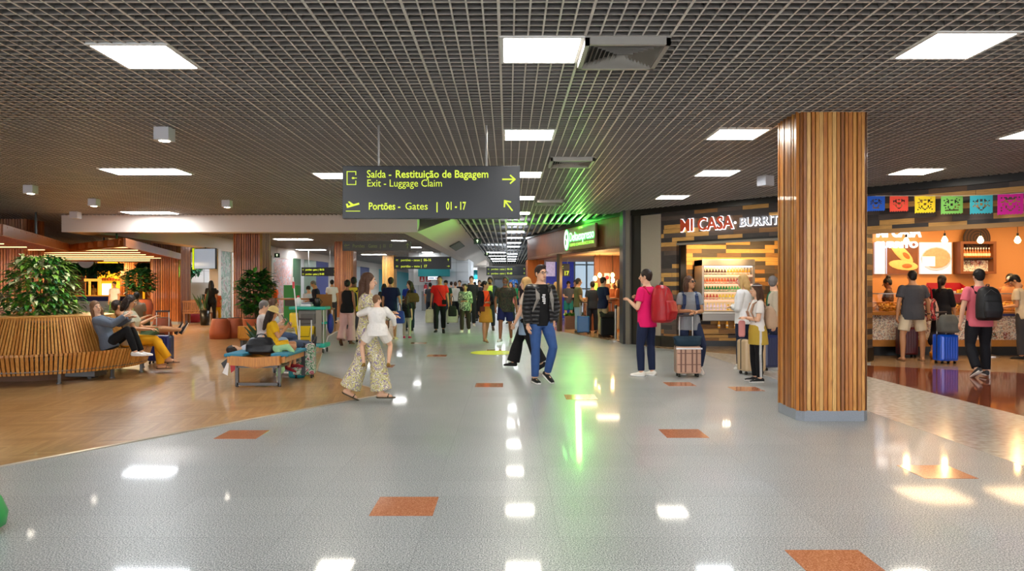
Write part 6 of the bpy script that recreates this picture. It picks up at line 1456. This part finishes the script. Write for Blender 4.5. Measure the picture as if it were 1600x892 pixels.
# ---- red shirt man and the group
x, y = PX(687, 521)
rm = person('man in a red shirt and black trousers walking towards the viewer with two pale bags', x, y, 1.76, 182, 'm', 'tan', ('buzz', 'black'), ('#d8201c', 'short', -.13, .026), ('trousers', '#17181a'), '#1a1a1a', legs=WALK['legs'], arms=(((.22, .05, -1), (.08, .12, -1)), ((.22, .05, -1), (.12, .12, -1))), build=1.04, extras=(('crossbody', '#1a1214', -1),))
for i, (dx, l) in enumerate(((-.03, 'cream paper bag with a lime mark in the right hand of the man in red'), (.05, 'pale shopping bag in the left hand of the man in red'))):
    hnd = hand(rm, i); o = softbag('shopping_bag', l, 'bag', (hnd.x+(-.02 if i == 0 else .1), hnd.y, hnd.z-.48), .30 if i == 0 else .38, .16, .42, cloth('#d3cfae' if i == 0 else '#bfb8a4'), .06, 0, cloth('#c9c4a4'), .9)
x, y = PX(727, 521)
person('older woman in a green patterned blouse and brown trousers in the walking group', x, y, 1.52, 176, 'f', 'tan', ('short', 'dark'), (m_camo, 'half', -.16, .05), ('trousers', '#3c3228'), '#e8e4de', legs=WALK['legs'], arms=(FOLD, DOWN))
softbag('handbag', 'dark shoulder bag beside the woman in the green patterned blouse', 'handbag', (-1.68, 21.7, .55), .26, .14, .32, cloth('#22201e'), .3)
x, y = PX(737, 511)
person('tall fair man in a dark tee behind the woman in the patterned blouse', x, y, 1.80, 178, 'm', 'light', ('short', 'brown'), ('#2a2a30', 'half'), ('trousers', '#1e2026'), '#d8d4cc', legs=WALK2['legs'])
x, y = PX(758, 536)
wo = person('woman in an orange top, black blazer and mustard skirt walking right', x, y, 1.58, 205, 'f', 'tan', ('lowbun', 'black'), ('#f0501c', 'none'), ('skirt', '#b8862c', .44, .02), '#8a6448', legs=(((.02, .4, -1), (0, .05, -1)), ((.02, -.12, -1), (0, -.38, -1))), arms=(DOWN, FOLD), head=(48, 8), jacket=('#141316', 'long', -.22, .035, .085), sandals=True, extras=(('crossbody', '#5a2c1c', 1),))
x, y = PX(763, 517)
person('bearded man in a yellow green shirt and navy jacket behind the couple', x+.05, y, 1.74, 180, 'm', 'brown', ('short', 'black'), ('#c8cc5c', 'short'), ('trousers', '#2a2c38'), '#3a2a20', legs=WALK['legs'], jacket=('#232838', 'long', -.12, .03, .09), extras=(('beard', 'black'),))
x, y = PX(790, 536)
person('bearded man in a dark leafy shirt and navy shorts walking beside the woman in orange', x, y, 1.68, 170, 'm', 'brown', ('buzz', 'dark'), (m_darkpat, 'short', -.14, .03), ('shorts', '#1c2350', .85), ('#dedad4', '#f0eeea'), legs=(((.04, .34, -1), (0, .12, -1)), ((.04, -.15, -1), (0, -.4, -1))), arms=(((.35, 0, -1), (-.1, .25, -1)), ((.3, .0, -1), (.1, .2, -1))), build=1.1, extras=(('beard', 'grey'), ('glasses', 'clear')))
bgp = [(697, 507, 1.66, 178, 'm', 'tan', ('short', 'black'), '#1f4a3c', ('trousers', '#22324a'), 'man in a dark cap coming behind the man in red', (('cap', '#15171c'),)),
 (712, 500, 1.62, 20, 'f', 'light', ('lowbun', 'brown'), '#dcdad6', ('slim', '#17181c'), 'woman in a white top and black trousers walking away beside the man in red', ()),
 (718.5, 498, 1.70, 175, 'm', 'light', ('short', 'dark'), '#15161a', ('trousers', '#22252c'), 'man in a black printed tee far behind the red shirt', ()),
 (724, 497, 1.56, 178, 'f', 'tan', ('bob', 'brown'), '#d8cc6a', ('skirt', '#1c1c20'), 'woman in a yellow top far behind the patterned blouse', ()),
 (749, 503, 1.68, 182, 'm', 'light', ('short', 'dark'), '#30343c', ('trousers', '#2c2c34'), 'man with dark hair glimpsed behind the woman in orange', ()),
 (798, 507, 1.60, 170, 'f', 'light', ('bob', 'brown'), '#c87880', ('slim', '#15151a'), 'person in black leggings and pink top behind the man in navy shorts', ()),
 (806, 493, 1.62, 160, 'f', 'light', ('pony', 'dark'), '#1c9a5c', ('shorts', '#1c2440'), 'woman in a green top and dark shorts in front of the glass shop', ()),
 (817, 493, 1.72, 30, 'm', 'tan', ('short', 'dark'), '#3a2c2c', ('trousers', '#2a2226'), 'person in dark brown walking left of the kiosk pier', ()),
 (705, 492, 1.66, 5, 'm', 'light', ('short', 'dark'), '#8c9098', ('trousers', '#4a5060'), 'distant traveller in grey near the far wall', ()),
 (742, 488, 1.7, 3, 'm', 'light', ('short', 'dark'), '#43506c', ('trousers', '#23252c'), 'distant traveller in slate blue at the bright corridor end', ()),
 (733, 489, 1.6, 170, 'f', 'light', ('long', 'brown'), '#6c6f78', ('slim', '#23252c'), 'distant woman in grey at the bright corridor end', ()),
 (672, 500, 1.62, 10, 'm', 'tan', ('short', 'black'), '#33363e', ('trousers', '#1c2230'), 'person in dark clothes by the grey wainscot left of the man in red', ()),
 (519, 505, 1.72, 0, 'm', 'tan', ('short', 'black'), '#e0e0e4', ('trousers', '#3a3c44'), 'man in a white shirt standing behind the seated man in navy', ()),
 (330, 507.5, 1.68, 15, 'f', 'brown', ('long', 'black'), '#141214', ('slim', '#141214'), 'woman dressed in black standing with her back turned under the television', ()),
 (339, 506, 1.30, 10, 'f', 'tan', ('short', 'dark'), '#b8562c', ('trousers', '#d8a41c'), 'child in orange and yellow held close by the woman in black', ()),
 (178, 503, 1.66, 175, 'm', 'tan', ('short', 'dark'), '#e2ddd6', ('trousers', '#4a4a50'), 'man in a white shirt standing before the orange kiosk', ()),
 (146, 486, 1.6, 160, 'f', 'tan', ('bob', 'black'), '#e0d4c8', ('trousers', '#333333'), 'attendant in white inside the orange lit kiosk', ())]
for px, py, h_, fc, sx2, skn, hr, tc, bt, lb, ex in bgp:
    x, y = PX(px, py); lg = random.choice([WALK['legs'], WALK2['legs'], STAND['legs']]) if px not in (519, 330, 337, 178, 146) else STAND['legs']
    person(lb, x, y, h_, fc, sx2, skn, hr, (tc, 'short'), bt, '#26262a', legs=lg, extras=ex)
person('person in a bright orange top glimpsed behind the big leafy pot', *PX(428, 505), 1.62, 80, 'f', 'tan', ('short', 'dark'), ('#f0601c', 'short', -.14, .03), ('trousers', '#3a3a3a'), '#222222')
# ---- seated men at the left table
SIT = (((.15, 1, -.05), (0, .05, -1)), ((.15, 1, -.05), (0, .05, -1)))
person('man in a blue and white shirt sitting at the long table, looking down', -7.2, 26.2, 1.70, 175, 'm', 'light', ('short', 'black'), ('#b8c8dc', 'half'), ('trousers', '#2c3442'), '#222222', legs=SIT, arms=(FWD, FWD), lean=(0, .25, 1), head=(0, -30), seat=.60)
person('balding man in a navy jacket sitting on a high chair at the long table', -6.55, 24.8, 1.76, 110, 'm', 'tan', ('buzz', 'grey'), ('#161c30', 'long', -.1, .03), ('trousers', '#1a2034'), '#c9902c', legs=SIT, arms=(FWD, FWD), lean=(0, .2, 1), head=(0, -18), seat=.74)
r = thing('stool', 'high stool under the balding man in navy', 'stool', (-6.55, 24.8, 0)); MB().cyl((0, 0, .7), (0, 0, .74), .2, n=16).build('seat', m_chw, r); MB().cyl((0, 0, 0), (0, 0, .7), .03, n=8).cyl((0, 0, 0), (0, 0, .02), .2, n=16).build('stand', m_fs, r)
r = thing('stool', 'stool under the man in the blue and white shirt', 'stool', (-7.2, 26.2, 0)); MB().cyl((0, 0, .56), (0, 0, .6), .2, n=16).build('seat', m_chw, r); MB().cyl((0, 0, 0), (0, 0, .56), .03, n=8).cyl((0, 0, 0), (0, 0, .02), .2, n=16).build('stand', m_fs, r)
# ---- round bench sitters
person('girl in a grey sweater and black trousers curled up against the round bench back', -6.4, 11.55, 1.56, -80, 'f', 'light', ('long', 'ltbrown'), ('#5c6470', 'long', -.1, .03), ('slim', '#121214'), '#e6e2de', legs=(((.05, .95, .75), (0, .35, -1)), ((.05, .95, .65), (0, .4, -1))), arms=(((.1, .7, -.5), (-.3, 1, .3)), ((.1, .7, -.5), (-.4, 1, .1))), lean=(0, -.38, 1), head=(-45, -12), seat=.45)
person('woman with dark hair in a beige tee and mustard trousers sitting at the bench end', -6.36, 12.15, 1.64, -80, 'f', 'tan', ('bob', 'dark'), ('#b3a894', 'short', -.1, .025), ('trousers', '#dc9c14'), '#6b5040', legs=(((.05, 1, .05), (.0, .62, -.9)), ((.08, 1, -.1), (0, .1, -1))), arms=(((.1, .5, -1), (-.1, 1, -.1)), ((.1, .5, -1), (-.3, 1, .0))), lean=(0, -.05, 1), head=(0, -20), seat=.46, sandals=True)
person('man in tan shirt and green shorts reclining with legs over the blue suitcase', -6.62, 12.8, 1.6, -42, 'm', 'tan', ('buzz', 'dark'), ('#9a7440', 'short', -.1, .02), ('shorts', '#4f6648', .9), ('#1c1a1c', '#c9a890'), legs=(((.1, .95, .4), (.0, 1, -.12)), ((.1, .95, .32), (0, 1, -.1))), arms=(((.1, .5, -.8), (0, 1, -.1)), ((.1, .5, -.8), (0, 1, -.1))), lean=(0, -.6, 1), head=(0, -20), seat=.47, foot=((.1, .55, 1), (.1, .5, 1)))
suitcase('dark blue hard suitcase with raised handle standing at the end of the round bench', *PX(251, 568), .1, .42, .27, .54, shell('darkblue', '#262c60'), 1.0, True)
# ---- reclining row behind
for i, (x, y, f_, lb, tc, bc, hr, sk__, sx2, ln) in enumerate((
    (-11.2, 16.4, 80, 'woman in a light blue top reclining on the seat row, looking towards the viewer', '#8fb4c8', '#1a1a1e', ('long', 'dark'), 'light', 'f', (0, -.5, 1)),
    (-10.9, 17.3, 60, 'dark haired person with their back turned right of the woman in light blue', '#5a4a44', '#222222', ('bob', 'black'), 'tan', 'f', (0, 0, 1)),
    (-12.3, 17.4, 20, 'person with straight dark hair sitting behind the woman in light blue', '#b8a898', '#222222', ('long', 'black'), 'tan', 'f', (0, 0, 1)),
    (-13.2, 19.0, 10, 'person in a pale top sitting beyond the bench, left of the kiosk counter', '#c6c4c8', '#333333', ('short', 'black'), 'tan', 'm', (0, 0, 1)),
    (-11.2, 15.8, -80, 'person in a pink tank top reclining left behind the tree', '#c98a84', '#333333', ('short', 'ltbrown'), 'light', 'f', (0, -.5, 1)),
    (-11.4, 17.8, 5, 'person in white half hidden by the tree leaves', '#e0dcd8', '#333333', ('short', 'dark'), 'light', 'm', (0, 0, 1)),
    (-9.6, 18.6, 10, 'dark haired person sitting low behind the palm', '#7a6a5c', '#222222', ('short', 'black'), 'brown', 'm', (0, 0, 1)))):
    if i == 4: x = -10.95
    person(lb, x, y, 1.66, f_, sx2, sk__, hr, (tc, 'short'), ('trousers', bc), '#222222', legs=SIT, arms=(FWD, DOWN), lean=ln, seat=.44)
# ---- lounge bench group
person('girl in yellow tee, shorts and straw hat sitting on the lounge bench', -3.58, 10.95, 1.28, -72, 'f', 'tan', ('hat_long', 'dark'), ('#e0b01c', 'short', -.1, .02), ('shorts', '#e0b01c', .75), '#7a1420', legs=(((.02, 1, -.02), (-.0, -.28, -1)), ((.0, 1, .1), (-.05, .02, -1))), arms=(((.1, .45, -1), (-.2, .75, .9)), ((.1, .5, -1), (-.2, .8, .8))), lean=(0, -.02, 1), head=(0, -15), seat=.48, extras=(('hat', '#dcc27c'),))
person('older woman with grey hair sitting behind the girl in the straw hat, holding a phone', -4.15, 12.2, 1.46, -70, 'f', 'light', ('short', 'grey'), ('#b8b0ac', 'half', -.1, .03), ('trousers', m_ltjean), '#5a5a5a', legs=SIT, arms=(((.1, .5, -1), (-.1, .8, .6)), FWD), head=(0, -15), seat=.46)
person('person in a pale top behind the grey haired woman, arm stretched out', -4.35, 13.3, 1.5, -60, 'f', 'tan', ('bob', 'brown'), ('#b8bcc4', 'short'), ('trousers', '#3c4a66'), '#444444', legs=SIT, arms=(FWD, FWD), seat=.46)
LM = Matrix.Translation((0, 0, .0)) @ Matrix.Translation((0, 0, .0))
lyM = Matrix.Translation((0, 0, .62)) @ Matrix.Rotation(math.radians(90), 4, 'X')
person('boy lying across the lounge bench, head hanging over its left side', -3.78, 11.35, 1.35, -66, 'm', 'light', ('short', 'dark'), ('#b4b8c4', 'short'), ('trousers', '#4a5468'), '#333333', legs=(((.05, .25, -1), (0, -.1, -1)), ((.05, .2, -1), (0, 0, -1))), arms=(((.3, .3, -.6), (-.6, .6, -.4)), DOWN), lie=lyM, head=(60, 0), vox=.01)
r = softbag('black_bag', 'puffy black bag lying on the lounge bench beside the boy', 'bag', (-3.72, 10.85, .46), .44, .3, .24, mat('nylon_black', '#17191f', .4, bump=(8, .8)), .05)
r = softbag('beach_bag', 'turquoise beach bag on the floor between the girl and the floral suitcase', 'bag', (-3.4, 11.6, 0), .26, .2, .36, mat('bag_turquoise', '#1c8f94', .6, vary=(7, .2)), .2)
o = MB(); o.chain([(0, 0, .02), (.05, -.02, 0), (.1, -.03, -.12), (.1, -.03, -.3), (.06, -.03, -.38)], [.05, .055, .05, .06, .03]).chain([(.02, -.02, .02), (.2, -.03, .04), (.28, -.03, -.03)], [.04, .05, .03])
t_ = remeshed(o, 'light_green_cardigan', cloth('#a4d09a'), None, .012, 3); t_.location = (-3.5, 10.80, .52); tag(t_, 'light green cardigan draped over the lap of the girl in yellow', 'cardigan')
r = suitcase('pale floral suitcase with green leaves and a black strap beside the lounge bench', *PX(476, 590), .12, .34, .25, .56, floral('case_floral', '#b9c4b4', ['#3c7a50', '#c9d0c4', '#b05a6c', '#2c6a44'], 13, .35), .95, False)
MB().bbox(-.03, .03, -.132, .132, .05, .565, .004).build('luggage_strap', m_black, r)
# red bow ribbon hanging, phones
for i, (lx, l) in enumerate(((-3.0, 'phone held by the girl in the straw hat'), (-2.9, 'phone held up by the older woman with grey hair'))):
    o = PALL[-4] if i == 0 else PALL[-3]; hp = hand(o, 0, .11); ph = thing('mobile_phone', l, 'phone', tuple(hp), -1.2); M = Matrix.Rotation(.5, 4, 'X')
    MB().bbox(-.038, .038, -.005, .005, -.05, .1, .004, 0, M).build('case', m_black, ph); MB().box(-.034, .034, .005, .006, -.045, .095, 0, M).build('screen', mat('phone_screen', '#8a9cb8', .2, emit=.5), ph)
r = thing('paper_bow', 'red, black and white folded ribbon hanging off the left side of the lounge bench', 'ribbon', (-4.08, 10.55, .2)); 
q = MB(); q.add([(0, 0, .24), (-.1, -.02, .0), (-.03, .0, -.04), (.14, .0, .08), (.02, .0, .05), (-.14, .01, .12), (0, .004, .24), (-.1, -.016, .0), (-.03, .004, -.04), (.14, .004, .08), (.02, .004, .05), (-.14, .014, .12)], [(0, 1, 2), (8, 7, 6), (0, 1, 7, 6), (1, 2, 8, 7), (2, 0, 6, 8)], 0)
q.add([(0, -.006, .22), (.15, -.006, .1), (.02, -.006, .0), (0, 0, .22), (.15, 0, .1), (.02, 0, .0)], [(0, 1, 2), (5, 4, 3), (0, 1, 4, 3), (1, 2, 5, 4), (2, 0, 3, 5)], 1); q.add([(0, .006, .24), (-.13, .006, .14), (-.08, .006, .05), (0, .01, .24), (-.13, .01, .14), (-.08, .01, .05)], [(0, 1, 2), (5, 4, 3), (0, 1, 4, 3), (1, 2, 5, 4), (2, 0, 3, 5)], 2)
q.build('ribbon_folds', [m_wp, m_redp, m_black], r)
